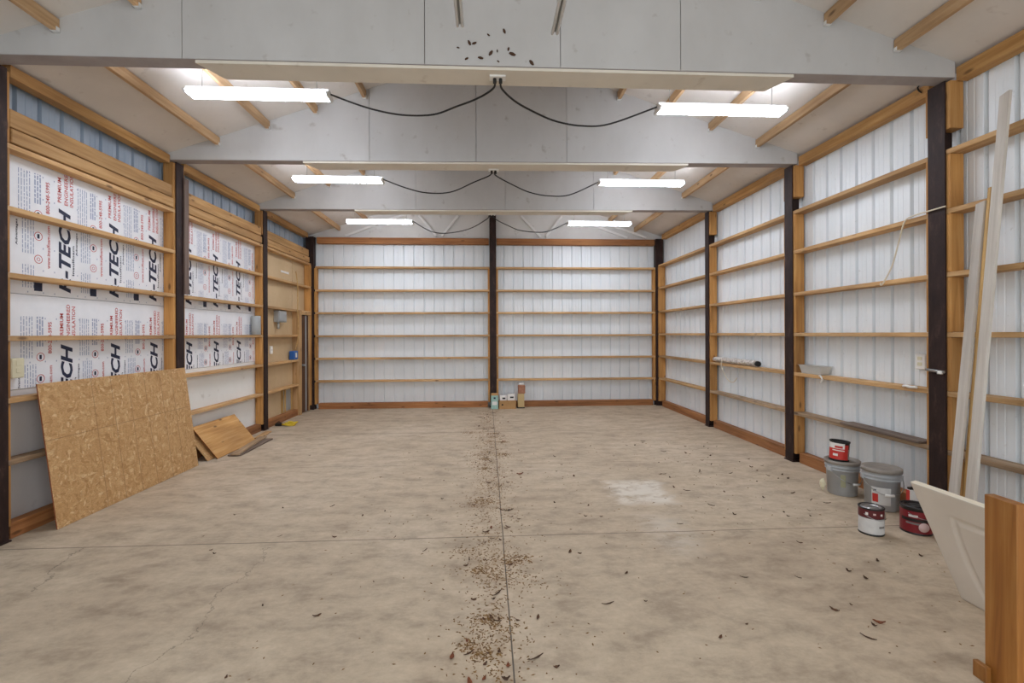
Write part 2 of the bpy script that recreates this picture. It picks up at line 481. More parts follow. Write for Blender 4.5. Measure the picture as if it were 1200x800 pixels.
side_post(LPY[2], -1, 'dark steel post on the left wall behind the strand board corner', gap=False, wd=.13)
side_post(LPY[3], -1, 'dark steel post on the left wall past the plywood scraps', wd=.13)
# corners
def corner(s):
    X0 = XR - .03 if s > 0 else XL + .03
    x0, x1 = (X0, X0 + .15) if s > 0 else (X0 - .15, X0)
    t = empty('corner_post', ((x0 + x1) / 2, 9.64, 0), label='dark steel post in the back %s corner of the room' % ('right' if s > 0 else 'left'), cat='post', group='dark steel posts')
    bm = bm_new(); bm_box(bm, x0, x1, 9.57, 9.70, 0, 3.46); bm_box(bm, x0 - .004, x1 + .004, 9.566, 9.704, 0, .012)
    obj('steel_section', bm, M['steel'], t)
    a, b_ = ((XR + .006, XR + .135) if s > 0 else (XL - .127, XL - .006))
    for z0, z1 in (segs()[:-1] if s > 0 else [(.1, GIRTZ[4] - T / 2 - .0015), (GIRTZ[4] + T / 2 + .0015, GIRTZ[5] - T / 2 - .0015)]):
        board('blocking', a, b_, 9.50, 9.566, z0, z1, 'z', M['block'], t)
    a, b_ = ((X0 - .045, X0 - .002) if s > 0 else (X0 + .002, X0 + .045))
    for z0, z1 in segs(Z=BACKZ)[:-1]:
        board('blocking', a, b_, 9.602, 9.72, z0, z1, 'z', M['block'], t)
corner(1); corner(-1)
t = empty('center_post', (.13, 9.67, 0), label='tall dark steel post in the middle of the back wall', cat='post', group='dark steel posts')
bm = bm_new()
zc = 4.62
bm_box(bm, .065, .2, 9.585, 9.597, 0, zc); bm_box(bm, .127, .139, 9.597, 9.72, 0, zc); bm_box(bm, .055, .21, 9.575, 9.725, 0, .012)
obj('steel_section', bm, M['steel'], t)
for x0, x1 in ((.028, .124), (.142, .238)):
    for z0, z1 in segs(Z=BACKZ)[:-1]:
        board('blocking', x0, x1, 9.60, 9.705, z0, z1, 'z', M['block'], t)

# ------------------------------------------------------------------ girts, plates, eave beams
ORD = ['lowest', 'second', 'third', 'fourth', 'fifth', 'topmost']
bays_r = [(YF, RPY[0]), (RPY[0], RPY[1]), (RPY[1], RPY[2]), (RPY[2], RPY[3]), (RPY[3], 9.574)]
bays_l = [(YF, LPY[0]), (LPY[0], LPY[1]), (LPY[1], LPY[2]), (LPY[2], LPY[3]), (LPY[3], 9.574)]
RB = [None, 'bay nearest the camera', 'bay behind the paint pails', 'bay with the wrapped roll', 'bay next to the back corner']
LB = [None, None, 'bay behind the strand board', 'bay above the plywood scraps', 'bay with the grey electrical box']
def gj(): return random.uniform(-.004, .004)
for bi in (1, 2, 3, 4):
    y0, y1 = bays_r[bi]
    for gi, z in enumerate(GIRTZ):
        mat = M['grey_wood'] if gi == 0 and bi in (1, 2, 3) else M['girt']
        board('girt', XR + .013, XR + .148, y0 + .009, y1 - .009, z - T / 2, z + T / 2, 'y', mat,
              label='%s girt from the floor on the right wall, %s' % (ORD[gi], RB[bi]), cat='girt', group='right wall girts')
    board('sole_plate', 3.60, 3.698, y0 + .10, y1 - .11, 0, .115, 'y', M['plate'], label='brown sole plate under the right wall, %s' % RB[bi], cat='sole plate', group='sole plates')
    board('eave_beam', 3.60, 3.695, y0 + .108, y1 - .112, 3.425, 3.528, 'y', M['beam'], label='wooden eave beam atop the right wall, %s' % RB[bi], cat='beam', group='eave beams')
for bi in (2, 3, 4):
    y0, y1 = bays_l[bi]
    for gi, z in enumerate(GIRTZ):
        ye = 8.93 if (bi == 4 and gi < 4) else y1 - .009
        mat = M['grey_wood'] if gi == 0 and bi == 2 else M['girt']
        board('girt', XL - .122, XL - .013, y0 + .009, ye, z - T / 2, z + T / 2, 'y', mat,
              label='%s girt from the floor on the left wall, %s' % (ORD[gi], LB[bi]), cat='girt', group='left wall girts')
    board('sole_plate', -3.60, -3.51, y0 + .105, (8.93 if bi == 4 else y1 - .105), 0, .115, 'y', M['plate'], label='brown sole plate under the left wall, %s' % LB[bi], cat='sole plate', group='sole plates')
    board('eave_beam', -3.60, -3.50, y0 + .108, y1 - .135, 3.41, 3.50, 'y', M['beam'], label='wooden eave beam atop the left wall, %s' % LB[bi], cat='beam', group='eave beams')
    for pi, (a, b_, wd) in enumerate(((2.925, 3.028, 'lower'), (3.042, 3.175, 'upper'))):
        board('header_plank', -3.59 if pi else -3.575, -3.50 if pi else -3.485, y0 + .10, y1 - .10, a, b_, 'y', M['plank'], bev=.005,
              label='%s wooden header plank on the left wall, %s' % (wd, LB[bi]), cat='plank', group='planks above the left wall girts')
for nm, x0, x1 in (('left', -3.428, .124), ('right', .142, 3.517)):
    for gi, z in enumerate(BACKZ):
        board('girt', x0, x1, 9.601, 9.735, z - T / 2, z + T / 2, 'x', M['girt'],
              label='%s wooden girt up from the floor on the back wall, %s half' % (ORD[gi], nm), cat='girt', group='back wall girts')
    board('sole_plate', x0 + (.05 if nm == 'left' else .10), x1 - (.10 if nm == 'left' else .05), 9.625, 9.75, 0, .115, 'x', M['plate'], label='brown wooden sole plate along the back wall floor, %s half' % nm, cat='sole plate', group='sole plates')
    board('back_beam', x0 + (.02 if nm == 'left' else .07), x1 - (.07 if nm == 'left' else .0), 9.64, 9.752, 3.335, 3.46, 'x', M['plate'], label='long wooden beam across the top of the back wall, %s half' % nm, cat='beam', group='back wall top beams')

# gable braces
for i, (a, b_, wd) in enumerate((((-1.376, 3.93), (-1.02, 3.51), 'left of the dark post, left leg of the V'), ((-.58, 3.93), (-.91, 3.51), 'left of the dark post, right leg of the V'),
                  ((.72, 3.93), (1.12, 3.51), 'right of the dark post, left leg of the V'), ((1.57, 3.93), (1.235, 3.51), 'right of the dark post, right leg of the V'),
                  ((-1.5, 4.02), (-2.85, 3.50), 'long shallow one by the left corner'), ((2.0, 3.83), (2.95, 3.50), 'long shallow one by the right lamp'), ((2.5, 3.80), (3.35, 3.50), 'short shallow one by the right corner'))):
    p, q = Vector((a[0], 9.69, a[1])), Vector((b_[0], 9.69, b_[1]))
    bm = bm_new(); L = (q - p).length
    bm_box(bm, -L / 2, L / 2, -.022, .022, -.02, .02, bev=.003)
    obj('gable_brace', bm, M['lamp_white'], M=frame((p + q) / 2, q - p, (0, 0, 1)) , label='white diagonal gable brace, %s' % wd, cat='brace', group='gable braces')

# ------------------------------------------------------------------ girders
GY = [((LPY[1] - .11), (RPY[1] - .11)), (LPY[2] - .12, RPY[2] - .10), (LPY[3] - .13, RPY[3] - .10)]
SEAMS = [(-2.14, -.44, .55, 1.45), (-1.31, -.11, .92), (-1.1, .3, 1.7)]
GL = ['nearest the camera, with dead leaves stuck on it', 'second from the camera', 'third from the camera, closest to the back wall']
def gy(i, x): a, b_ = GY[i]; return a + (b_ - a) * (x + 3.5) / 7.05
for i in range(3):
    t = empty('roof_girder', (.05, (GY[i][0] + GY[i][1]) / 2, GZ), label='cream painted tapered roof girder %s' % GL[i], cat='girder', group='cream roof girders')
    xs = [-3.60] + list(SEAMS[i]) + [3.598]
    for a, b_ in zip(xs, xs[1:]):
        a += .0025; b_ -= .0025
        bm = bm_new()
        top = [(x, gy(i, x), roof(x)) for x in ([b_, RIDGE, a] if a < RIDGE < b_ else [b_, a])]
        bm_poly_prism(bm, [(a, gy(i, a), GZ + .004), (b_, gy(i, b_), GZ + .004)] + top, (0, .05, 0))
        obj('facing_panel', bm, M['girder'], t)
    bm = bm_new()
    bm_poly_prism(bm, [(-3.60, gy(i, -3.6) + .05, GZ + .012), (3.598, gy(i, 3.598) + .05, GZ + .012), (3.598, gy(i, 3.598) + .05, roof(3.598)), (RIDGE, gy(i, RIDGE) + .05, roof(RIDGE)), (-3.6, gy(i, -3.6) + .05, roof(-3.6))], (0, .012, 0))
    obj('web', bm, M['girder'], t)
    bm = bm_new()
    bm_poly_prism(bm, [(-3.6, gy(i, -3.6) + .002, GZ), (3.598, gy(i, 3.598) + .002, GZ), (3.598, gy(i, 3.598) + .125, GZ), (-3.6, gy(i, -3.6) + .125, GZ)], (0, 0, .012))
    obj('bottom_flange', bm, M['flange'], t)
    xa, xb = (-2.05, 2.32)
    bm = bm_new()
    bm_poly_prism(bm, [(xa, gy(i, xa) + .001, GZ - .004), (xb, gy(i, xb) + .001, GZ - .004), (xb - .10, gy(i, xb) + .215, GZ - .004), (xa + .10, gy(i, xa) + .215, GZ - .004)], (0, 0, -.022))
    obj('soffit_board', bm, M['soffit'], t)

# ------------------------------------------------------------------ purlins
PXL = [-2.98, -2.43, -1.90, -1.36, -.82, -.30]
PXR = [3.12, 2.57, 2.03, 1.52, 1.00, .50]
NTH = ['first', 'second', 'third', 'fourth', 'fifth', 'sixth']
BN = ['in front of the nearest girder', 'between the first and second girders', 'between the second and third girders', 'between the third girder and the back wall']
for bi in range(4):
    for side, P in (('left', PXL), ('right', PXR)):
        for k, x in enumerate(P):
            y0 = YF if bi == 0 else gy(bi - 1, x) + .065
            y1 = 9.72 if bi == 3 else gy(bi, x) - .003
            zt = roof(x + math.copysign(.019, x)) - .002
            o = board('roof_purlin', x - .019, x + .019, y0, y1, zt - .092, zt, 'y', M['purlin'],
                  label='%s roof purlin in from the %s wall, %s' % (NTH[k], side, BN[bi]), cat='purlin', group='roof purlins')
            if bi < 3:
                bm = bm_new()
                bm_box(bm, x - .023, x + .023, y1 - .03, y1 - .001, zt - .095, zt - .0925)
                bm_box(bm, x - .0225, x - .0195, y1 - .03, y1 - .001, zt - .095, zt - .065); bm_box(bm, x + .0195, x + .0225, y1 - .03, y1 - .001, zt - .095, zt - .065)
                bmesh.ops.transform(bm, matrix=o.matrix_basis.inverted(), verts=bm.verts[:])
                h = obj('hanger', bm, M['lamp_white'], M=Matrix.Identity(4)); h.parent = o

# ------------------------------------------------------------------ lamps
def lamp(xa, xb, yc, z, label):
    t = empty('strip_light', ((xa + xb) / 2, yc, z), label=label, cat='lamp', group='lit ceiling strip lights')
    h = .08
    bm = bm_new(); bm_box(bm, xa, xb, yc - .045, yc + .045, z + .036, z + .062, bev=.004); obj('housing', bm, M['lamp_white'], t)
    bm = bm_new()
    prof = [(-h + .03, .035), (-h, .02), (-h + .02, 0), (h - .02, 0), (h, .02), (h - .03, .035)]
    bm_poly_prism(bm, [(xa + .02, yc + a, z + b_) for a, b_ in prof], (xb - xa - .04, 0, 0)); obj('diffuser', bm, M['lamp_glow'], t)
    for x in (xa, xb):
        s = .02 if x == xa else -.02
        bm = bm_new(); bm_poly_prism(bm, [(x, yc + a * 1.06, z + (b_ if b_ > 0 else -.006)) for a, b_ in prof], (s, 0, 0)); obj('end_cap', bm, M['lamp_white'], t)
    for x in (xa + .12, xb - .12):
        if min(abs(x - p) for p in PXL + PXR) < .03: x += .06
        bm = bm_new(); bm_tube(bm, [(x, yc, z + .058), (x + .005, yc, roof(x) - .001)], .003, 5); obj('hanging_wire', bm, M['wire'], t)
lamp(-2.60, -1.375, 4.25, 3.595, 'lit white strip light on the left between first and second girders')
lamp(1.575, 2.79, 4.25, 3.548, 'lit white strip light on the right between first and second girders')
lamp(-2.55, -1.37, 6.36, 3.535, 'lit white strip light on the left between second and third girders')
lamp(1.54, 2.73, 6.36, 3.545, 'lit white strip light on the right between second and third girders')
lamp(-2.47, -1.30, 8.45, 3.475, 'lit white strip light on the left before the back wall')
lamp(1.47, 2.64, 8.45, 3.475, 'lit white strip light on the right before the back wall')
def unlit(xc0, xc1, z0, z1, label):
    t = empty('unlit_strip_light', (xc1, 3.0, z1), label=label, cat='lamp', group='unlit strip lights overhead')
    bm = bm_new(); bm_box(bm, xc1 - .016, xc1 + .016, 1.85, 3.05, z1, z1 + .03, bev=.004); obj('housing', bm, M['tube_metal'], t)
    for d in (-.016, .016):
        bm = bm_new(); bm_tube(bm, [(xc1 + d, 1.87, z1 - .011), (xc1 + d, 3.045, z1 - .011)], .0105, 10); obj('tube', bm, M['tube_glass'], t)
    for q in (-.8, .8):
        p = Vector((xc1, 2.45 + .6 * q, z1 + .028)); bm = bm_new(); bm_tube(bm, [p, (p.x, p.y, roof(p.x) - .001)], .003, 5); obj('hanging_wire', bm, M['wire'], t)
unlit(0, -.163, 0, 3.50, 'unlit twin-tube strip light overhead, left of the pair before the nearest girder')
unlit(0, .452, 0, 3.47, 'unlit twin-tube strip light overhead, right of the pair before the nearest girder')

# ------------------------------------------------------------------ cords
CORDS = [
 ([(.07, 3.52, 3.40), (.058, 3.62, 3.391), (-.062, 3.73, 3.368), (-.237, 3.83, 3.347), (-.441, 3.94, 3.328), (-.72, 4.04, 3.367), (-1.032, 4.146, 3.472), (-1.374, 4.25, 3.63)], 'black power cord sagging to the left lamp from the nearest girder'),
 ([(.115, 3.52, 3.40), (.124, 3.62, 3.392), (.229, 3.73, 3.354), (.39, 3.83, 3.319), (.595, 3.94, 3.293), (.843, 4.04, 3.304), (1.111, 4.146, 3.375), (1.574, 4.25, 3.585)], 'black power cord sagging to the right lamp from the nearest girder'),
 ([(.061, 5.51, 3.405), (.046, 5.68, 3.415), (-.142, 5.82, 3.379), (-.447, 5.95, 3.289), (-.762, 6.08, 3.315), (-1.056, 6.22, 3.42), (-1.369, 6.36, 3.57)], 'black power cord sagging to the left lamp from the second girder'),
 ([(.105, 5.51, 3.405), (.119, 5.68, 3.415), (.301, 5.82, 3.364), (.547, 5.95, 3.301), (.815, 6.08, 3.295), (1.12, 6.22, 3.355), (1.539, 6.36, 3.575)], 'black power cord sagging to the right lamp from the second girder'),
 ([(.046, 7.57, 3.405), (.004, 7.77, 3.392), (-.284, 7.94, 3.272), (-.655, 8.11, 3.234), (-.966, 8.28, 3.298), (-1.299, 8.45, 3.51)], 'black power cord sagging to the left lamp from the third girder'),
 ([(.10, 7.57, 3.405), (.184, 7.66, 3.352), (.357, 7.77, 3.296), (.582, 7.94, 3.251), (.965, 8.11, 3.261), (1.214, 8.28, 3.361), (1.469, 8.45, 3.51)], 'black power cord sagging to the right lamp from the third girder')]
for pts, lb in CORDS:
    bm = bm_new(); bm_tube(bm, smooth_path(pts), .008, 6); obj('power_cord', bm, M['black_rubber'], label=lb, cat='cord', group='black lamp cords')
for i, (y, wd) in enumerate(((3.52, 'nearest'), (5.51, 'second'), (7.57, 'third'))):
    t = empty('outlet_box', (.09, y, 3.43), label='small outlet box screwed under the middle of the %s girder' % wd, cat='outlet', group='girder outlet boxes')
    bm = bm_new(); bm_box(bm, .03, .15, y - .035, y + .035, 3.412, 3.428, bev=.003); obj('cover_plate', bm, M['white_plastic'], t)
    for x in (.068, .112):
        bm = bm_new(); bm_tube(bm, [(x, y, 3.412), (x, y, 3.378)], .013, 10); obj('plug', bm, M['black_rubber'], t)

# debris stuck on the girder face
for k in range(13):
    x, z = random.uniform(-.22, .35), random.uniform(3.47, 3.72)
    bm = bm_new(); r = random.uniform(.008, .02)
    g = bmesh.ops.create_icosphere(bm, subdivisions=1, radius=r)
    a = random.uniform(0, PI)
    bmesh.ops.transform(bm, matrix=Matrix.Translation((x, gy(0, x) - .004, z)) @ Matrix.Rotation(a, 4, 'Y') @ Matrix.Diagonal((1.5, .35, .7, 1)), verts=bm.verts[:])
    obj('stuck_leaf', bm, M['leaf_dark'], loc=(x, gy(0, x), z), label='dark dead leaf caught in cobweb on the nearest girder face', cat='leaf', group='leaves stuck on the nearest girder')

# ------------------------------------------------------------------ left wall linings
def lining(name, y0, y1, z0, z1, mat, label, cat, x=-3.61):
    bm = bm_new(); bm_box(bm, x - .03, x, y0, y1, z0, z1, bev=.002)
    return obj(name, bm, mat, loc=(x, (y0 + y1) / 2, z0), label=label, cat=cat)
lining('wallboard', 3.57, 5.51, 0, 1.085, M['shaded_panel'], 'white wallboard with painted shade behind the strand board, below the printed foam', 'wallboard')
lining('wallboard', 5.56, 7.58, 0, 1.085, M['white_panel'], 'plain white wallboard above the plywood scraps, below the printed foam', 'wallboard')
lining('sheathing_board', 7.63, 8.95, 0, 3.0, M['kraft'], 'tan kraft-faced sheathing behind the grey electrical box', 'sheathing')
lining('sheathing_board', 8.97, 9.7, 1.96, 3.0, M['kraft'], 'tan kraft-faced sheathing above the brown door', 'sheathing')

def text_bm(s, size, bold=0.0, shear=0.0):
    cu = bpy.data.curves.new('t', 'FONT'); cu.body = s; cu.size = 1; cu.offset = bold; cu.shear = shear; cu.resolution_u = 2
    o = bpy.data.objects.new('t', cu); COL.objects.link(o)
    dg = bpy.context.evaluated_depsgraph_get(); dg.update()
    me = bpy.data.meshes.new_from_object(o.evaluated_get(dg))
    COL.objects.unlink(o); bpy.data.objects.remove(o); bpy.data.curves.remove(cu)
    bm = bm_new(); bm.from_mesh(me); bpy.data.meshes.remove(me)
    xs = [v.co.x for v in bm.verts]; ys = [v.co.y for v in bm.verts]
    x0, x1, y0, y1 = min(xs), max(xs), min(ys), max(ys)
    for v in bm.verts:
        v.co = Vector(((v.co.x - x0) / (x1 - x0), (v.co.y - y0) / (y1 - y0), 0))
    return bm
TXT = {k: text_bm(k, 1, *a) for k, a in {'R-TECH': (.035, .25), 'PREMIUM': (.012, 0), 'ENGINEERED': (.012, 0), 'INSULATION': (.012, 0), '800-248-5995': (.012, 0), 'www.insulfoam.com': (.012, 0), 'Insulfoam': (.015, 0), 'Advantages': (.02, 0)}.items()}
def put_text(dst, key, yc, h, z0, z1, x):
    src = TXT[key]; mp = {}
    for v in src.verts:
        mp[v] = dst.verts.new((x, yc + h / 2 - v.co.y * h, z0 + v.co.x * (z1 - z0)))
    for f in src.faces:
        try: dst.faces.new([mp[v] for v in f.verts])
        except ValueError: pass
def strip(dst, y0, y1, z0, z1, x):
    dst.faces.new([dst.verts.new(p) for p in ((x, y0, z0), (x, y1, z0), (x, y1, z1), (x, y0, z1))])
def ring(dst, yc, zc, r0, r1, x, n=20):
    A = [dst.verts.new((x, yc + r0 * math.cos(2 * PI * k / n), zc + r0 * math.sin(2 * PI * k / n))) for k in range(n)]
    B = [dst.verts.new((x, yc + r1 * math.cos(2 * PI * k / n), zc + r1 * math.sin(2 * PI * k / n))) for k in range(n)]
    for k in range(n): dst.faces.new((A[k], A[(k + 1) % n], B[(k + 1) % n], B[k]))
def dashes(dst, y, z0, z1, wd, x, rnd):
    z = z0
    while z < z1:
        L = rnd.uniform(.015, .06); strip(dst, y, y + wd, z, min(z + L, z1), x); z += L + .008
def foam(y0, y1, z0, z1, first, pitch, dz, label):
    bm = bm_new(); bm_box(bm, -3.64, -3.605, y0, y1, z0, z1, bev=.002)
    nv, rd, bl = bm_new(), bm_new(), bm_new()
    x = -3.6035; rnd = random.Random(int(y0 * 10 + z0 * 100))
    yc = first
    while yc < y1 + .5:
        put_text(nv, 'R-TECH', yc, .115, 1.865 + dz, 2.575 + dz, x)
        strip(nv, yc - .275, yc - .205, 1.858 + dz, 1.926 + dz, x)
        put_text(nv, 'Insulfoam', yc + .082, .022, 2.02 + dz, 2.28 + dz, x)
        put_text(nv, 'Advantages', yc - .412, .022, 2.20 + dz, 2.40 + dz, x)
        put_text(rd, 'PREMIUM', yc - .048, .034, 2.625 + dz, 2.835 + dz, x)
        put_text(rd, 'ENGINEERED', yc + .015, .034, 2.615 + dz, 2.915 + dz, x)
        put_text(rd, 'INSULATION', yc + .068, .034, 2.615 + dz, 2.90 + dz, x)
        put_text(rd, '800-248-5995', yc - .155, .034, 2.50 + dz, 2.76 + dz, x)
        put_text(rd, 'www.insulfoam.com', yc - .15, .03, 2.05 + dz, 2.40 + dz, x)
        for zc in (2.30, 2.115, 2.475):
            ring(rd, yc - .237, zc + dz, .030, .035, x)
            ring(rd, yc - .237, zc + dz, .011, .015, x, 8) if zc < 2.2 else strip(nv, yc - .247, yc - .227, zc - .018 + dz, zc + .018 + dz, x)
        for q in range(5):
            y = yc - .40 + q * .022
            dashes(bl, y, 2.47 + dz, 2.80 + dz, .007, x, rnd); dashes(bl, y + .03, 2.15 + dz, 2.42 + dz, .007, x, rnd); dashes(bl, y + .03, 1.88 + dz, 2.06 + dz, .007, x, rnd)
        for q in range(3): dashes(bl, yc - .27 + q * .022, 2.56 + dz, 2.80 + dz, .012, x, rnd)
        for z in (1.84, 2.02, 2.2, 2.43, 2.6, 2.78):
            for q in (-.33, -.2, -.1, .12): strip(bl, yc + q, yc + q + .008, z + dz, z + .012 + dz, x)
        yc += pitch
    for mi, g in enumerate((nv, rd, bl), 1):
        for co, no in (((0, y0 + .004, 0), (0, -1, 0)), ((0, y1 - .004, 0), (0, 1, 0)), ((0, 0, z0 + .004), (0, 0, -1)), ((0, 0, z1 - .004), (0, 0, 1))):
            bmesh.ops.bisect_plane(g, geom=g.verts[:] + g.edges[:] + g.faces[:], plane_co=co, plane_no=no, clear_outer=True)
        for f in g.faces: f.material_index = mi
        me = bpy.data.meshes.new('print'); g.to_mesh(me); g.free(); bm.from_mesh(me); bpy.data.meshes.remove(me)
    obj('insulation_board', bm, [M['foam'], M['ink_navy'], M['ink_red'], M['ink_blue']], loc=(-3.61, (y0 + y1) / 2, z0), label=label, cat='insulation board', group='printed foam boards')
foam(3.575, 5.51, 1.826, 2.93, 4.22, .53, 0, 'printed white foam insulation board behind the strand board, upper row')
foam(3.575, 5.51, 1.088, 1.822, 4.235, .53, -1.148, 'printed white foam insulation board behind the strand board, lower row')
foam(5.56, 7.57, 1.826, 2.93, 5.89, .57, 0, 'printed white foam insulation board above the plywood scraps, upper row')
foam(5.56, 7.57, 1.088, 1.822, 5.90, .57, -1.148, 'printed white foam insulation board above the plywood scraps, lower row')
for b_ in TXT.values(): b_.free()

# short board strapped to the second left post
board('packer_board', XL + .001, XL + .022, LPY[2] + .05, LPY[2] + .125, 1.97, 3.30, 'z', M['old_board'], label='short grey weathered board fixed to the left post above the strand board', cat='board')

# ------------------------------------------------------------------ door on the left wall
d = empty('door_1', (-3.5, 9.35, 0), kind='structure', label='brown wooden door in a raw lumber frame by the back left corner')
board('jamb', XL - .14, XL, 8.935, 9.05, 0, 1.96, 'z', M['girt'], d)
board('jamb', XL - .14, XL - .02, 9.47, 9.495, 0, 1.90, 'z', M['girt'], d)
board('header', XL - .14, XL, 9.052, 9.495, 1.88, 1.96, 'y', M['girt'], d)
board('slab', XL - .075, XL - .035, 9.055, 9.465, .01, 1.875, 'z', M['door_wood'], d)
bm = bm_new(); bm_box(bm, XL - .034, XL - .025, 9.30, 9.345, .02, 1.87); obj('weather_strip', bm, M['box_grey'], d, label='pale vertical weather strip')
bm = bm_new(); bm_tube(bm, [(XL - .034, 9.12, .92), (XL + .0, 9.12, .92)], .02, 12); bm_tube(bm, [(XL - .005, 9.12, .92), (XL + .025, 9.12, .92)], [.026, .02], 12); obj('knob', bm, M['metal'], d)

# ------------------------------------------------------------------ fittings on the left wall
t = empty('electrical_box', (-3.58, 8.33, 1.72), label='grey steel electrical box on the tan sheathing', cat='electrical box')
bm = bm_new(); bm_box(bm, -3.609, -3.52, 8.17, 8.48, 1.715, 1.915, bev=.006); obj('case', bm, M['box_grey'], t)
bm = bm_new(); bm_box(bm, -3.519, -3.512, 8.185, 8.465, 1.73, 1.90, bev=.003); obj('cover', bm, M['box_grey'], t)
bm = bm_new(); bm_tube(bm, [(-3.565, 8.25, 1.714), (-3.565, 8.25, 1.60)], .02, 10); obj('conduit_stub', bm, M['box_grey'], t)
t = empty('junction_box', (-3.55, 8.86, 1.06), label='bright blue plastic junction box on the stud beside the door', cat='electrical box')
bm = bm_new(); bm_box(bm, -3.585, -3.50, 8.74, 8.925, 1.045, 1.20, bev=.006); obj('case', bm, M['blue_plastic'], t)
bm = bm_new(); bm_box(bm, -3.4985, -3.494, 8.80, 8.87, 1.08, 1.165, bev=.003); obj('cover', bm, M['white_plastic'], t, label='small white cover')
bm = bm_new(); bm_tube(bm, smooth_path([(-3.476, 8.78, 2.66), (-3.474, 8.84, 2.45), (-3.476, 8.86, 2.2), (-3.474, 8.85, 1.945), (-3.475, 8.88, 1.7), (-3.474, 8.87, 1.48), (-3.49, 8.865, 1.36), (-3.53, 8.86, 1.205)]), .009, 6)
obj('cable', bm, M['lath'], label='pale yellow electric cable hanging down to the blue junction box', cat='cable')
t = empty('light_switch', (-3.60, 8.05, 1.19), label='white light switch on the tan sheathing left of the blue box', cat='switch')
bm = bm_new(); bm_box(bm, -3.609, -3.585, 8.01, 8.09, 1.18, 1.31, bev=.005); obj('plate', bm, M['white_plastic'], t)
bm = bm_new(); bm_box(bm, -3.5845, -3.575, 8.043, 8.057, 1.23, 1.26, bev=.002); obj('toggle', bm, M['white_plastic'], t)
t = empty('wall_outlet', (-3.58, 3.75, 1.18), label='yellowed outlet box on the first printed foam board at the left edge', cat='outlet')
bm = bm_new(); bm_box(bm, -3.603, -3.54, 3.70, 3.80, 1.18, 1.33, bev=.006); obj('box', bm, M['ivory'], t)
for z in (1.22, 1.275):
    bm = bm_new(); bm_box(bm, -3.5395, -3.535, 3.73, 3.77, z, z + .035, bev=.002); obj('socket', bm, M['ivory'], t)
# floor-level opening with torn edges
t = empty('wall_opening_frame', (-3.60, 8.66, .12), label='small square opening cut low in the tan sheathing, with pale frame and grey cover', cat='wall opening')
bm = bm_new(); bm_box(bm, -3.609, -3.603, 8.50, 8.84, .135, .50); obj('grey_cover', bm, M['box_grey'], t)
for y0, y1 in ((8.44, 8.50), (8.56, 8.60), (8.84, 8.88)):
    board('frame_strip', -3.609, -3.585, y0, y1, .12, .525, 'z', M['lath'], t)
# paper strip stapled
bm = bm_new(); bm_box(bm, -3.609, -3.60, 8.45, 8.78, 2.60, 2.635, bev=.002)
obj('paper_tag', bm, M['paper_white'], label='thin white paper strip stapled high on the tan sheathing', cat='paper')
# foam pipe cover on girt
bm = bm_new(); bm_lathe(bm, [(.0, 0), (.062, 0), (.065, .004), (.065, .286), (.062, .29), (.03, .29), (.03, .25), (0, .25)], (-3.53, 7.40, GIRTZ[2] + T / 2), 24)
obj('paper_roll', bm, M['box_grey'], label='short grey roll standing on a left wall girt beside the dark post', cat='roll')

# strap on floor
t = empty('tie_strap', (-3.33, 7.93, 0), label='yellow and black strap bundle on the floor below the opening', cat='strap')
bm = bm_new()
for k in range(3):
    c0 = Vector((-3.27 + .03 * k, 7.94 + .01 * k, .018 + .014 * k))
    bm_tube(bm, [c0 + Vector((math.cos(a) * (.10 - .015 * k), math.sin(a) * .06, .01 * math.sin(2 * a + k))) for a in [2 * PI * q / 20 for q in range(21)]], .013, 6)
obj('webbing', bm, M['yellow'], t)
bm = bm_new(); bm_box(bm, -3.47, -3.37, 7.88, 7.96, 0, .045, bev=.01); bm_tube(bm, [(-3.46, 7.92, .04), (-3.42, 7.93, .07), (-3.38, 7.92, .04)], .008, 6); obj('buckle', bm, M['black_rubber'], t)

# ------------------------------------------------------------------ strand board and plywood scraps
def sheet(name, p0, p1, up, H, Th, mat, edge=None, label='', cat='board'):
    """p0-p1: bottom edge on the floor, up: direction of rise"""
    p0, p1 = Vector(p0), Vector(p1); ux = p1 - p0; L = ux.length
    Fm = frame(p0, ux, up)
    bm = bm_new(); bm_box(bm, -L / 2, L / 2, -H / 2, H / 2, -Th / 2, Th / 2, bev=.0015)
    if edge is not None:
        for f in bm.faces:
            if abs(f.normal.z) < .5: f.material_index = 1
    n = Fm.col[2].to_3d()
    c = p0 + ux / 2 + Fm.col[1].to_3d() * H / 2
    Fm.translation = c
    # rest lowest corner on the floor
    lo = min((Fm @ Vector((a * L / 2, -H / 2, s * Th / 2))).z for a in (-1, 1) for s in (-1, 1))
    Fm.translation.z -= lo
    return obj(name, bm, [mat, edge] if edge is not None else mat, M=Fm, label=label, cat=cat)
sheet('strand_board', (-3.318, 3.81, 0), (-3.322, 5.59, 0), (-.147, 0, 1.12), 1.135, .012, M['osb'], M['osb_edge'], 'large sheet of oriented strand board leaning on the left wall', 'board')
sheet('plywood_sheet', (-3.25, 5.85, 0), (-3.25, 6.80, 0), (-.30, 0, .38), .484, .012, M['ply'], M['osb_edge'], 'smooth tan plywood offcut leaning in front under the white wallboard', 'board')
sheet('plywood_sheet', (-3.31, 5.76, 0), (-3.31, 6.71, 0), (-.285, 0, .37), .467, .011, M['osb'], None, 'rough strand-faced offcut leaning behind the smooth plywood', 'board')
def flat(name, p0, p1, z, wd, th, mat, label, tilt=0):
    p0, p1 = Vector((*p0, z)), Vector((*p1, z + tilt))
    L = (p1 - p0).length
    bm = bm_new(); bm_box(bm, -L / 2, L / 2, -wd / 2, wd / 2, 0, th, bev=.002)
    return obj(name, bm, mat, M=frame((p0 + p1) / 2, p1 - p0, Vector((0, 0, 1)).cross(p1 - p0)), label=label, cat='board')
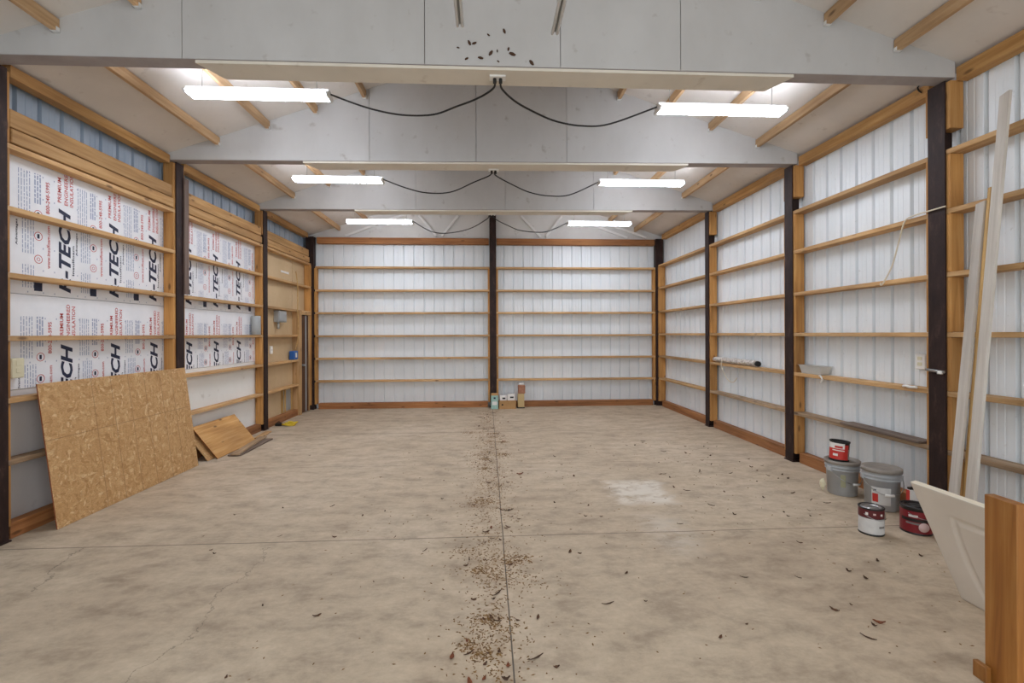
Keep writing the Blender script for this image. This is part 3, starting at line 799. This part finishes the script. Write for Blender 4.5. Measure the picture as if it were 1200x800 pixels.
flat('floor_plank', (-3.12, 5.98), (-3.145, 6.90), 0.0, .16, .018, M['dark_plank'], 'grey weathered plank lying flat in front of the plywood offcut')
flat('floor_plank', (-3.10, 5.95), (-3.22, 6.95), .020, .10, .016, M['grey_wood'], 'brown plank lying on top of the grey weathered plank', .002)
flat('floor_plank', (-3.30, 6.95), (-3.36, 7.42), .0, .09, .02, M['girt'], 'short tan board end on the floor beside the left post')

# ------------------------------------------------------------------ right wall things
# leaning white boards
def leaning(name, b0, t0, wd, th, mat, label):
    b0, t0 = Vector(b0), Vector(t0); ux = t0 - b0; L = ux.length
    F = frame((b0 + t0) / 2, ux, Vector((-.30, -.95, 0)))
    bm = bm_new(); bm_box(bm, -L / 2, L / 2, -wd / 2, wd / 2, -th / 2, th / 2, bev=.002)
    lo = min((F @ Vector((-L / 2, a * wd / 2, s * th / 2))).z for a in (-1, 1) for s in (-1, 1)); F.translation.z -= lo
    return obj(name, bm, mat, M=F, label=label, cat='board', group='boards leaning on the right wall')
leaning('leaning_board', (3.19, 2.965, 0), (3.53, 3.003, 3.12), .088, .019, M['white_board'], 'longest whitewashed board leaning on the right wall')
leaning('leaning_board', (3.20, 3.09, 0), (3.53, 3.163, 2.42), .088, .019, M['white_board'], 'shorter whitewashed board leaning next to the dark right post')
leaning('leaning_lath', (3.225, 3.035, 0), (3.53, 3.10, 2.51), .03, .019, M['lath'], 'thin yellow wooden lath leaning between two white boards')

# dark plank lying on girt
board('shelf_plank', XR - .02, XR + .125, 3.66, 4.52, GIRTZ[0] + T / 2 + .001, GIRTZ[0] + T / 2 + .021, 'y', M['dark_plank'], label='dark weathered plank lying on the lowest girt above the pails', cat='board')

# wrapped roll
t = empty('wrapped_roll', (3.62, 6.7, GIRTZ[1] + T / 2), label='long crumpled wrapped bundle lying on a right wall girt', cat='roll')
bm = bm_new(); rnd = random.Random(4)
pts = [(3.615 + rnd.uniform(-.008, .008), 6.10 + k * .078, GIRTZ[1] + T / 2 + .046 + rnd.uniform(0, .006)) for k in range(16)]
bm_tube(bm, pts, [.036 + rnd.uniform(-.004, .008) for _ in pts], 10); obj('wrap', bm, M['roll_wrap'], t)
bm = bm_new(); bm_tube(bm, [(3.615, 6.06, GIRTZ[1] + T / 2 + .044), (3.615, 6.10, GIRTZ[1] + T / 2 + .044)], .036, 12); obj('dark_core', bm, M['dark'], t)
bm = bm_new(); bm_tube(bm, smooth_path([(3.58, 6.95, 1.09), (3.553, 6.94, 1.03), (3.555, 6.86, .90), (3.56, 6.74, .80), (3.56, 6.60, .79), (3.56, 6.5, .86)]), .006, 6); obj('loose_tie', bm, M['string'], t)
# plastic tray
t = empty('plastic_tray', (3.62, 5.02, GIRTZ[1] + T / 2), label='cloudy clear plastic tray on the girt beside the middle right post', cat='tray')
z0 = GIRTZ[1] + T / 2
bm = bm_new()
def rect(x0, x1, y0, y1, z): return [bm.verts.new(p) for p in ((x0, y0, z), (x1, y0, z), (x1, y1, z), (x0, y1, z))]
rings_ = [rect(3.585, 3.675, 4.86, 5.16, z0), rect(3.57, 3.69, 4.83, 5.19, z0 + .09), rect(3.56, 3.697, 4.815, 5.205, z0 + .095), rect(3.574, 3.686, 4.834, 5.186, z0 + .088), rect(3.588, 3.672, 4.864, 5.156, z0 + .004)]
for A, B in zip(rings_, rings_[1:]):
    for k in range(4): bm.faces.new((A[k], A[(k + 1) % 4], B[(k + 1) % 4], B[k]))
bm.faces.new(rings_[0][::-1]); bm.faces.new(rings_[-1]); obj('tub', bm, M['clear'], t)
def scrap(name, pts, label, mat='paper_white', r=.009):
    bm = bm_new(); bm_tube(bm, smooth_path(pts, 3), r, 5); obj(name, bm, M[mat], label=label, cat='scrap')
scrap('paper_scrap', [(3.57, 4.86, 1.037), (3.556, 4.82, 1.036), (3.549, 4.79, 1.0), (3.548, 4.82, .965)], 'white paper twist hanging over the girt edge beside the plastic tray')
scrap('paper_scrap', [(3.56, 3.83, 1.04), (3.557, 3.80, 1.046), (3.554, 3.76, 1.04), (3.556, 3.70, 1.045)], 'crumpled white paper twist on the girt left of the near right post', r=.012)
# outlets on right wall
def outlet(y, label, z=1.185, x=3.70):
    t = empty('wall_outlet', (x - .02, y, z), label=label, cat='outlet', group='right wall outlets')
    bm = bm_new(); bm_box(bm, x - .03, x - .001, y - .045, y + .045, z, z + .13, bev=.005); obj('plate', bm, M['white_plastic'], t)
    for q in (.03, .078):
        bm = bm_new(); bm_box(bm, x - .0335, x - .0305, y - .02, y + .02, z + q, z + q + .03, bev=.003); obj('socket', bm, M['ivory'], t)
outlet(3.79, 'ivory outlet on the siding left of the near right post')
outlet(5.53, 'ivory outlet on the siding left of the middle right post', x=3.70)
outlet(7.58, 'ivory outlet on the siding left of the farthest right post', x=3.70)
# strap clamp on post
t = empty('pipe_clamp', (3.53, 3.52, 1.19), label='small chrome clamp tied on the near right post', cat='clamp')
bm = bm_new(); bm_tube(bm, [(3.538, 3.45, 1.19), (3.538, 3.60, 1.20)], .011, 10); obj('bar', bm, M['metal'], t)
bm = bm_new(); bm_lathe(bm, [(.006, -.012), (.018, -.012), (.018, .012), (.006, .012)], (3.53, 3.475, 1.185), 14); obj('jaw', bm, M['white_plastic'], t)
# string
bm = bm_new(); bm_tube(bm, smooth_path([(3.535, 3.43, 2.47), (3.535, 3.55, 2.468), (3.541, 3.70, 2.466), (3.55, 3.80, 2.44), (3.552, 3.86, 2.28), (3.552, 3.93, 2.08), (3.55, 4.03, 1.93), (3.552, 4.05, 1.945)], 8), .006, 6)
obj('hanging_string', bm, M['string'], label='pale string hanging off a girt left of the near right post', cat='string')
# nail hook
bm = bm_new(); bm_tube(bm, smooth_path([(3.60, 3.715, 3.55), (3.585, 3.71, 3.53), (3.583, 3.70, 3.50), (3.587, 3.68, 3.475)]), .006, 6)
obj('bent_nail', bm, M['dark'], label='bent dark nail sticking out of the right eave beam', cat='nail')

# ------------------------------------------------------------------ pails and cans
def arc_label(bm, c, r0, r1, z0, z1, a0, a1, off=.0012, n=10):
    bm_lathe(bm, [(r0 + off, z0), (r1 + off, z1)], c, n, a0=a0, a1=a1)
def pail(c, rb, rt, H, label, labels, bail):
    t = empty('pail', c, label=label, cat='pail', group='grey pails')
    R = lambda z: rb + (rt - rb) * z / H
    prof = [(0, 0), (rb - .01, 0), (rb, .008)]
    prof += [(R(H * .72), H * .72), (R(H * .72) + .009, H * .725), (R(H * .74) + .009, H * .74), (R(H * .745), H * .745)]
    prof += [(R(H * .80), H * .80), (R(H * .80) + .011, H * .805), (R(H * .82) + .011, H * .825), (R(H * .83), H * .83)]
    prof += [(R(H * .88), H * .88), (R(H * .88) + .008, H * .885), (R(H * .90) + .008, H * .895), (R(H * .9), H * .90), (rt - .004, H * .93)]
    bm = bm_new(); bm_lathe(bm, prof, c, 48); obj('bucket', bm, M['pail'], t)
    bm = bm_new(); bm_lathe(bm, [(rt - .003, H * .90), (rt + .012, H * .90), (rt + .013, H * .985), (rt + .008, H), (rt - .008, H), (rt - .014, H - .008), (rt * .5, H - .009), (0.0001, H - .008)], c, 48); obj('lid', bm, M['lid'], t)
    for nm, mt, z0, z1, a0, a1, off, lb in labels:
        bm = bm_new(); arc_label(bm, c, R(z0), R(z1), z0, z1, math.radians(a0), math.radians(a1), off); obj(nm, bm, M[mt], t, label=lb)
    # bail
    a = math.radians(bail); ha = Vector((math.cos(a), math.sin(a), 0)); pr = Vector((-ha.y, ha.x, 0))
    pts = []
    for k in range(15):
        th = PI * k / 14
        q = Vector(c) + ha * math.cos(th) * (R(H * .76) + .018) + pr * math.sin(th) * (rt + .02) * 1.0
        q.z = H * .76 - math.sin(th) * .12
        pts.append(q)
    bm = bm_new(); bm_tube(bm, pts, .0035, 6); b_ = obj('bail', bm, M['metal'], t)
    bm = bm_new(); bm_tube(bm, pts[6:9], .011, 8); obj('grip', bm, M['white_plastic'], b_)
    for s in (-1, 1):
        bm = bm_new(); q = Vector(c) + ha * s * (R(H * .76) + .006); q.z = H * .76
        bm_box(bm, -.016, .016, -.022, .022, -.022, .022, m=Matrix.Translation(q) @ Matrix.Rotation(a, 4, 'Z'), bev=.004); obj('ear', bm, M['pail'], t)
pail((3.315, 4.215, 0), .117, .131, .318, 'grey plastic pail with the red can on its lid', [('olive_label', 'olive', .085, .20, 226, 244, .0012, 'faded olive label')], 188)
pail((3.375, 3.845, 0), .119, .131, .352, 'grey plastic pail with red and white label and dusty lid',
     [('paper_label', 'label_white', .055, .20, 196, 258, .0012, 'white paper label'), ('red_label', 'label_red', .075, .145, 199, 218, .002, 'red print block'), ('black_mark', 'ink_navy', .165, .18, 202, 212, .002, 'dark printed mark')], 160)
bm = bm_new()
bmesh.ops.create_icosphere(bm, subdivisions=2, radius=1, matrix=Matrix.Translation((3.158, 4.26, .075)) @ Matrix.Diagonal((.02, .026, .058, 1)))
rnd = random.Random(2)
for v in bm.verts: v.co += Vector((rnd.uniform(-.006, .006), rnd.uniform(-.006, .006), rnd.uniform(-.006, .006)))
obj('paper_cup', bm, M['ivory'], label='crumpled cream paper lump on the floor left of the far pail', cat='scrap')

# red can on the pail
cx, cy, cz = 3.258, 4.185, .3205
Tm = Matrix.Translation((cx, cy, cz)) @ Matrix.Rotation(math.radians(4), 4, 'Y') 
t = empty('red_can', (cx, cy, cz), label='bright red can with white band standing on the far grey pail', cat='can')
bm = bm_new(); bm_lathe(bm, [(0, 0), (.078, 0), (.08, .004), (.08, .012), (.076, .014), (.076, .162), (.081, .166), (.081, .178), (.074, .178), (.072, .172), (.070, .03), (0, .03)], (0, 0, 0), 36, m=Tm); obj('body', bm, M['dark'], t)
def cl(nm, mt, z0, z1, a0, a1, lb, off=.001, r=.076):
    bm = bm_new(); bm_lathe(bm, [(r + off, z0), (r + off, z1)], (0, 0, 0), 16, m=Tm, a0=math.radians(a0), a1=math.radians(a1)); obj(nm, bm, M[mt], t, label=lb)
cl('red_wrap', 'label_red', .014, .15, 110, 292, 'red wrap')
cl('white_band', 'paper_white', .112, .161, 120, 262, 'white upper band', .002)
cl('red_blotch', 'label_red', .118, .138, 205, 250, 'red script on the white band', .0028)
cl('white_line', 'paper_white', .092, .101, 190, 262, 'white printed line', .0025)
cl('white_line', 'paper_white', .045, .066, 195, 225, 'small white print', .0025)
cl('grey_back', 'label_grey', .014, .11, 292, 350, 'grey back label')

def paint_can(c, r, H, label, bands, lid_mat):
    t = empty('paint_can', c, label=label, cat='can', group='paint cans on the floor')
    bm = bm_new(); bm_lathe(bm, [(0, .004), (r - .004, .004), (r, 0), (r + .002, .004), (r, .01), (r - .001, .012), (r - .001, H - .014), (r + .003, H - .01), (r + .003, H - .002), (r, H), (r - .008, H - .002), (r - .010, H - .012), (r * .8, H - .012)], c, 44); obj('body', bm, M['black_can'], t)
    bm = bm_new(); bm_lathe(bm, [(r - .0105, H - .010), (r - .016, H - .002), (r - .022, H - .002), (r - .026, H - .010), (r * .55, H - .010), (r * .53, H - .006), (r * .35, H - .006), (.0001, H - .009)], c, 44); obj('lid', bm, M[lid_mat], t)
    for nm, mt, z0, z1, a0, a1, lb in bands:
        bm = bm_new(); arc_label(bm, c, r - .001, r - .001, z0, z1, math.radians(a0), math.radians(a1), .0008 + .0006 * (len(bm.verts) == 0) * (1 if 'spot' not in nm else 3), 20); obj(nm, bm, M[mt], t, label=lb)
    pts = [Vector((c[0] + (r + .006) * math.cos(a), c[1] + (r + .006) * math.sin(a), c[2] + H * .78 - .035 * math.sin((a - math.radians(200)) / math.radians(140) * PI))) for a in [math.radians(200 + 140 * k / 14) for k in range(15)]]
    bm = bm_new(); bm_tube(bm, pts, .0022, 5); obj('bail', bm, M['metal'], t)
paint_can((2.875, 3.37, 0), .080, .20, 'paint can with white label and dark maroon top, in front of the pails',
          [('white_label', 'label_white', .014, .125, 150, 318, 'plain white label'), ('maroon_band', 'maroon', .128, .195, 90, 450, 'maroon band'),
           ('spot', 'paper_white', .150, .170, 205, 217, 'white spot'), ('spot', 'pink', .155, .168, 238, 250, 'pale spot'), ('spot', 'paper_white', .150, .165, 272, 284, 'white spot'), ('spot', 'label_grey', .06, .075, 265, 300, 'grey print')], 'metal')
paint_can((3.235, 3.375, 0), .098, .20, 'red paint can with black lid, half hidden by the white door panel',
          [('red_label', 'red_dark', .014, .17, 90, 450, 'deep red label'), ('spot_band', 'black_can', .095, .118, 170, 330, 'black stripe'), ('spot', 'paper_white', .128, .145, 200, 232, 'white print'), ('spot', 'label_grey', .075, .088, 190, 250, 'grey print')], 'black_can')
bm = bm_new()
a = math.radians(252); cpos = Vector((3.235 + .1005 * math.cos(a), 3.375 + .1005 * math.sin(a), .062))
bm_lathe(bm, [(.0001, .001), (.034, .001), (.034, 0)], (0, 0, 0), 22, m=Matrix.Translation(cpos) @ Matrix.Rotation(a, 4, 'Z') @ Matrix.Rotation(PI / 2, 4, 'Y'))
o = obj('round_label', bm, M['pink'], bpy.data.objects['paint_can.001'], label='pale round sticker')
# small carton behind the red can
t = empty('small_carton', (3.43, 3.62, 0), label='small white and red carton behind the red paint can', cat='box')
bm = bm_new(); bm_box(bm, 3.38, 3.47, 3.58, 3.615, 0, .235, bev=.003); obj('carton', bm, M['paper_white'], t)
bm = bm_new(); bm_box(bm, 3.3785, 3.3797, 3.582, 3.613, .0, .234); obj('red_side', bm, M['label_red'], t, label='red printed side')
bm = bm_new(); bm_box(bm, 3.383, 3.467, 3.583, 3.612, .236, .256, bev=.004); obj('cap', bm, M['black_can'], t)

# ------------------------------------------------------------------ foreground door panel and board
t = empty('door_panel', (2.75, 2.55, 0), label='white moulded door panel leaning over in the right foreground', cat='door panel')
A = Vector((2.508, 2.655, .612)); B = Vector((2.668, 2.655, .0)); CUT = .15; ul = Vector((.0, -1, .0)).normalized()
F = frame(A, ul, B - A)          # local x: towards the camera, y: down the slope, z: normal
Hh = (B - A).length; L = 1.25; th = .034
sgn = 1 if (F.to_3x3() @ Vector((0, 0, 1))).x < 0 else -1      # +z must face the room
arc = [(.225 + .36 * (1 - math.cos(q)), .145 + .66 * math.sin(q)) for q in [PI / 2 * k / 24 for k in range(25)]]
lines = [arc, [(.225, .145), (1.05, .145)]]
def groove(x, y):
    best = 9
    for P_ in lines:
        for (x0, y0), (x1, y1) in zip(P_, P_[1:]):
            dx, dy = x1 - x0, y1 - y0
            q = max(0, min(1, ((x - x0) * dx + (y - y0) * dy) / (dx * dx + dy * dy)))
            best = min(best, (x - x0 - q * dx) ** 2 + (y - y0 - q * dy) ** 2)
    d_ = math.sqrt(best)
    return -.008 * max(0, 1 - (d_ / .021) ** 2)
nx, ny = 150, 80
bm = bm_new()
def px_(i, k): x0 = CUT * k / ny; return x0 + (L - x0) * i / nx
G = [[bm.verts.new((px_(i, k), Hh * k / ny, sgn * (groove(px_(i, k), Hh * k / ny) if 0 < i < nx and 0 < k < ny else 0))) for k in range(ny + 1)] for i in range(nx + 1)]
for i in range(nx):
    for k in range(ny):
        f = bm.faces.new((G[i][k], G[i + 1][k], G[i + 1][k + 1], G[i][k + 1])); f.smooth = True
rim = [G[i][0] for i in range(nx)] + [G[nx][k] for k in range(ny)] + [G[i][ny] for i in range(nx, 0, -1)] + [G[0][k] for k in range(ny, 0, -1)]
back = [bm.verts.new((v.co.x, v.co.y, -sgn * th)) for v in rim]
for k in range(len(rim)):
    f = bm.faces.new((rim[k], rim[(k + 1) % len(rim)], back[(k + 1) % len(rim)], back[k])); f.material_index = 1
bm.faces.new(back)
bmesh.ops.recalc_face_normals(bm, faces=bm.faces[:])
bmesh.ops.transform(bm, matrix=F, verts=bm.verts[:])
lo = min(v.co.z for v in bm.verts)
bmesh.ops.translate(bm, verts=bm.verts[:], vec=(0, 0, -lo))
bpy.data.objects.remove(t)
obj('door_panel', bm, [M['panel_white'], M['panel_edge']], label='white moulded door panel leaning over beside the upright wooden board', cat='door panel')

t = empty('upright_board', (2.2, 1.85, 0), label='tan wooden board standing upright at the right picture edge', cat='board')
ang = math.radians(0)
bm = bm_new(); bm_box(bm, -.40, .40, -.066, .066, -.022, .022, bev=.003)
obj('plank', bm, M['post_board'], t, M=frame((2.168, 1.853, .40), (.0, 0, 1), (-.04, -1, 0)))
bm = bm_new(); bm_box(bm, -.035, .035, -.03, .03, -.012, .012, bev=.003)
obj('foot_block', bm, M['post_board'], t, M=frame((2.131, 1.915, .035), (0, 0, 1), (-.04, -1, 0)))

# ------------------------------------------------------------------ boxes at the centre post
t = empty('carton', (.155, 9.43, 0), label='narrow pale green carton against the foot of the middle post', cat='box')
bm = bm_new(); bm_box(bm, .085, .225, 9.37, 9.50, 0, .27, bev=.004); obj('body', bm, M['carton_green'], t)
bm = bm_new(); bm_box(bm, .105, .205, 9.3675, 9.3695, .08, .15); obj('label', bm, M['paper_white'], t, label='white front label')
bm = bm_new(); bm_box(bm, .135, .175, 9.3675, 9.3695, .20, .235); obj('emblem', bm, M['ink_navy'], t, label='dark emblem')
bm = bm_new(); bm_poly_prism(bm, [(.085, 9.37, .271), (.225, 9.37, .271), (.22, 9.40, .315), (.09, 9.40, .315)], (0, .006, 0)); obj('flap', bm, M['cardboard'], t)
t = empty('cardboard_box', (.41, 9.43, 0), label='low brown cardboard box holding white packages near the middle post', cat='box')
bm = bm_new(); x0, x1, y0, y1, h = .245, .58, 9.36, 9.54, .17
for q in ((x0, x1, y0, y0 + .006, 0, h), (x0, x1, y1 - .006, y1, 0, h), (x0, x0 + .006, y0 + .006, y1 - .006, 0, h), (x1 - .006, x1, y0 + .006, y1 - .006, 0, h), (x0 + .006, x1 - .006, y0 + .006, y1 - .006, 0, .006)): bm_box(bm, *q)
obj('carton', bm, M['cardboard'], t)
bm = bm_new(); bm_lathe(bm, [(.0001, .0), (.018, 0)], (0, 0, 0), 14, m=Matrix.Translation((.31, 9.3585, .085)) @ Matrix.Rotation(PI / 2, 4, 'X')); obj('hand_hole', bm, M['dark'], t)
for x0, x1, z1, lb in ((.26, .40, .265, 'left white package in the low cardboard box'), (.415, .565, .285, 'right white package in the low cardboard box')):
    t = empty('white_package', ((x0 + x1) / 2, 9.45, .007), label=lb, cat='package', group='white packages in the cardboard box')
    bm = bm_new(); bm_box(bm, x0, x1, 9.375, 9.525, .007, z1, bev=.008); obj('wrapper', bm, M['paper_white'], t)
    bm = bm_new(); bm_box(bm, x0 + .05, x1 - .03, 9.3735, 9.3745, z1 - .07, z1 - .04); obj('dark_print', bm, M['dark'], t, label='dark printed block')
t = empty('tall_case', (.69, 9.50, 0), label='tall tan case standing right of the low cardboard box', cat='box')
bm = bm_new(); bm_box(bm, .625, .755, 9.44, 9.56, 0, .29, bev=.004); obj('body', bm, M['tan_box'], t)
bm = bm_new(); bm_box(bm, .617, .763, 9.435, 9.565, 0, .022, bev=.003); obj('base', bm, M['dark'], t)
t = empty('brown_bag', (.695, 9.50, .29), label='reddish brown paper bag sitting on the tall tan case', cat='bag')
bm = bm_new(); bm_box(bm, .63, .775, 9.445, 9.565, .291, .46, bev=.012); obj('sack', bm, M['pinkish'], t)
bm = bm_new(); bm_box(bm, .65, .755, 9.455, 9.555, .461, .50, bev=.012); obj('rolled_top', bm, M['paper_white'], t)

# ------------------------------------------------------------------ leaves and crumbs
def leaf_mesh(seed, L, W, curl, mat):
    rnd = random.Random(seed); bm = bm_new(); n = 6
    top = []; 
    for i in range(n + 1):
        u = i / n; x = (u - .5) * L; wd = W * math.sin(PI * min(max(u, .04), .96)) * rnd.uniform(.7, 1.1)
        z = .004 + curl * (2 * u - 1) ** 2
        top.append([(x, -wd, z + abs(curl) * .5 * rnd.random()), (x, 0, z), (x, wd, z + abs(curl) * .5 * rnd.random())])
    for th in (0,):
        V = [[bm.verts.new(p) for p in r] for r in top]
        U = [[bm.verts.new((p[0], p[1], p[2] - .002)) for p in r] for r in top]
        for i in range(n):
            for k in range(2):
                bm.faces.new((V[i][k], V[i][k + 1], V[i + 1][k + 1], V[i + 1][k])); bm.faces.new((U[i][k], U[i + 1][k], U[i + 1][k + 1], U[i][k + 1]))
            bm.faces.new((V[i][0], V[i + 1][0], U[i + 1][0], U[i][0])); bm.faces.new((V[i][2], U[i][2], U[i + 1][2], V[i + 1][2]))
    lo = min(v.co.z for v in bm.verts)
    for v in bm.verts: v.co.z -= lo - .0005
    me = bpy.data.meshes.new('dry_leaf'); bm.to_mesh(me); bm.free(); me.materials.append(mat); return me
LM = [leaf_mesh(1, .07, .016, .012, M['leaf']), leaf_mesh(2, .05, .012, .008, M['leaf_red']), leaf_mesh(3, .09, .007, .010, M['leaf_dark']), leaf_mesh(4, .045, .014, .014, M['leaf_dark']), leaf_mesh(5, .035, .011, .006, M['leaf'])]
def leaf(x, y, s, k, label, group):
    o = bpy.data.objects.new('dry_leaf', LM[k]); COL.objects.link(o)
    o.location = (x, y, 0); o.rotation_euler = (0, 0, random.uniform(0, 2 * PI)); o.scale = (s, s, s)
    props(o, label, 'leaf', group)
random.seed(11)
for i in range(120):
    y = 1.75 + 7.3 * random.random() ** 1.5
    x = .07 + random.gauss(0, .11 if random.random() < .75 else .24)
    leaf(x, y, random.uniform(.45, 1.0), random.choice([0, 1, 1, 2, 3, 4, 4]), 'dry brown leaf among the litter along the middle floor joint', 'leaves along the middle joint')
for i in range(85):
    y = random.uniform(2.2, 6.6); x = random.uniform(.5, min(3.1, y * .98))
    if random.random() < .4: x = random.uniform(2.0, 3.2) if y > 3.2 else x
    leaf(x, y, random.uniform(.4, .85), random.choice([2, 3, 3, 4, 0]), 'dry dark leaf scattered on the right half of the floor', 'leaves on the right half of the floor')
for i in range(22):
    y = random.uniform(1.9, 6); x = random.uniform(-min(2.2, y * .8), -.4)
    leaf(x, y, random.uniform(.35, .7), random.choice([2, 3, 4, 0]), 'dry dark leaf scattered on the left half of the floor', 'leaves on the left half of the floor')
for x, y, s, k, lb in ((2.02, 2.32, 1.1, 1, 'reddish curled leaf alone on the floor left of the upright board'), (.35, 5.0, 1.5, 1, 'rust red leaf lying right of the middle joint halfway back')):
    leaf(x, y, s, k, lb, None)
bm = bm_new(); rnd = random.Random(5)
CL = [(rnd.gauss(0, .09) + .02, 1.75 + 5.5 * rnd.random() ** 1.3, rnd.uniform(.03, .09)) for _ in range(34)]
for i in range(5600):
    q = rnd.random()
    if q < .5:
        cx_, cy_, cr = rnd.choice(CL); x = cx_ + rnd.gauss(0, cr); y = cy_ + rnd.gauss(0, cr * .8)
    elif q < .92:
        y = 1.7 + 7.6 * rnd.random() ** 1.25; x = .03 + rnd.gauss(0, .10 if rnd.random() < .8 else .2)
    else:
        x = rnd.uniform(-1.2, 3.0); y = rnd.uniform(2, 7)
    if y > 9.3: continue
    a = rnd.uniform(0, 2 * PI); l_ = rnd.uniform(.004, .013); wd = rnd.uniform(.002, .005); h = rnd.uniform(.002, .005)
    ca, sa = math.cos(a), math.sin(a)
    P = [(x + ca * u * l_ - sa * v * wd, y + sa * u * l_ + ca * v * wd) for u, v in ((-1, 0), (0, -1), (1, 0), (0, 1))]
    V = [bm.verts.new((*p, .0004)) for p in P]; tp = bm.verts.new((x, y, h))
    for k in range(4): bm.faces.new((V[k], V[(k + 1) % 4], tp))
obj('leaf_litter', bm, M['crumb'], loc=(0, 0, 0), label='fine crumbled leaf litter strewn along the middle floor joint', cat='leaf litter', kind='stuff')

# ------------------------------------------------------------------ world, camera
wd = bpy.data.worlds.new('World'); SC.world = wd; wd.use_nodes = True
nt = wd.node_tree; bg = nt.nodes['Background']
bg.inputs[0].default_value = (.88, .94, 1.0, 1); bg.inputs[1].default_value = 2.1
cam = bpy.data.cameras.new('camera'); co = bpy.data.objects.new('camera', cam); COL.objects.link(co)
cam.sensor_width = 36; cam.lens = 550 / 1200 * 36; cam.shift_y = -9 / 1200; cam.clip_start = .05
co.matrix_world = Matrix.Translation((0, 0, 1.5)) @ Matrix.Rotation(math.radians(-3.1), 4, 'Z') @ Matrix.Rotation(PI / 2, 4, 'X') @ Matrix.Rotation(math.radians(-.22), 4, 'Z')
SC.camera = co
SC.view_settings.view_transform = 'Standard'; SC.view_settings.look = 'None'; SC.view_settings.gamma = 1; SC.view_settings.use_curve_mapping = False
SC.view_settings.exposure = 0.0
SC.cycles.use_denoising = True
SC.cycles.max_bounces = 10; SC.cycles.diffuse_bounces = 8
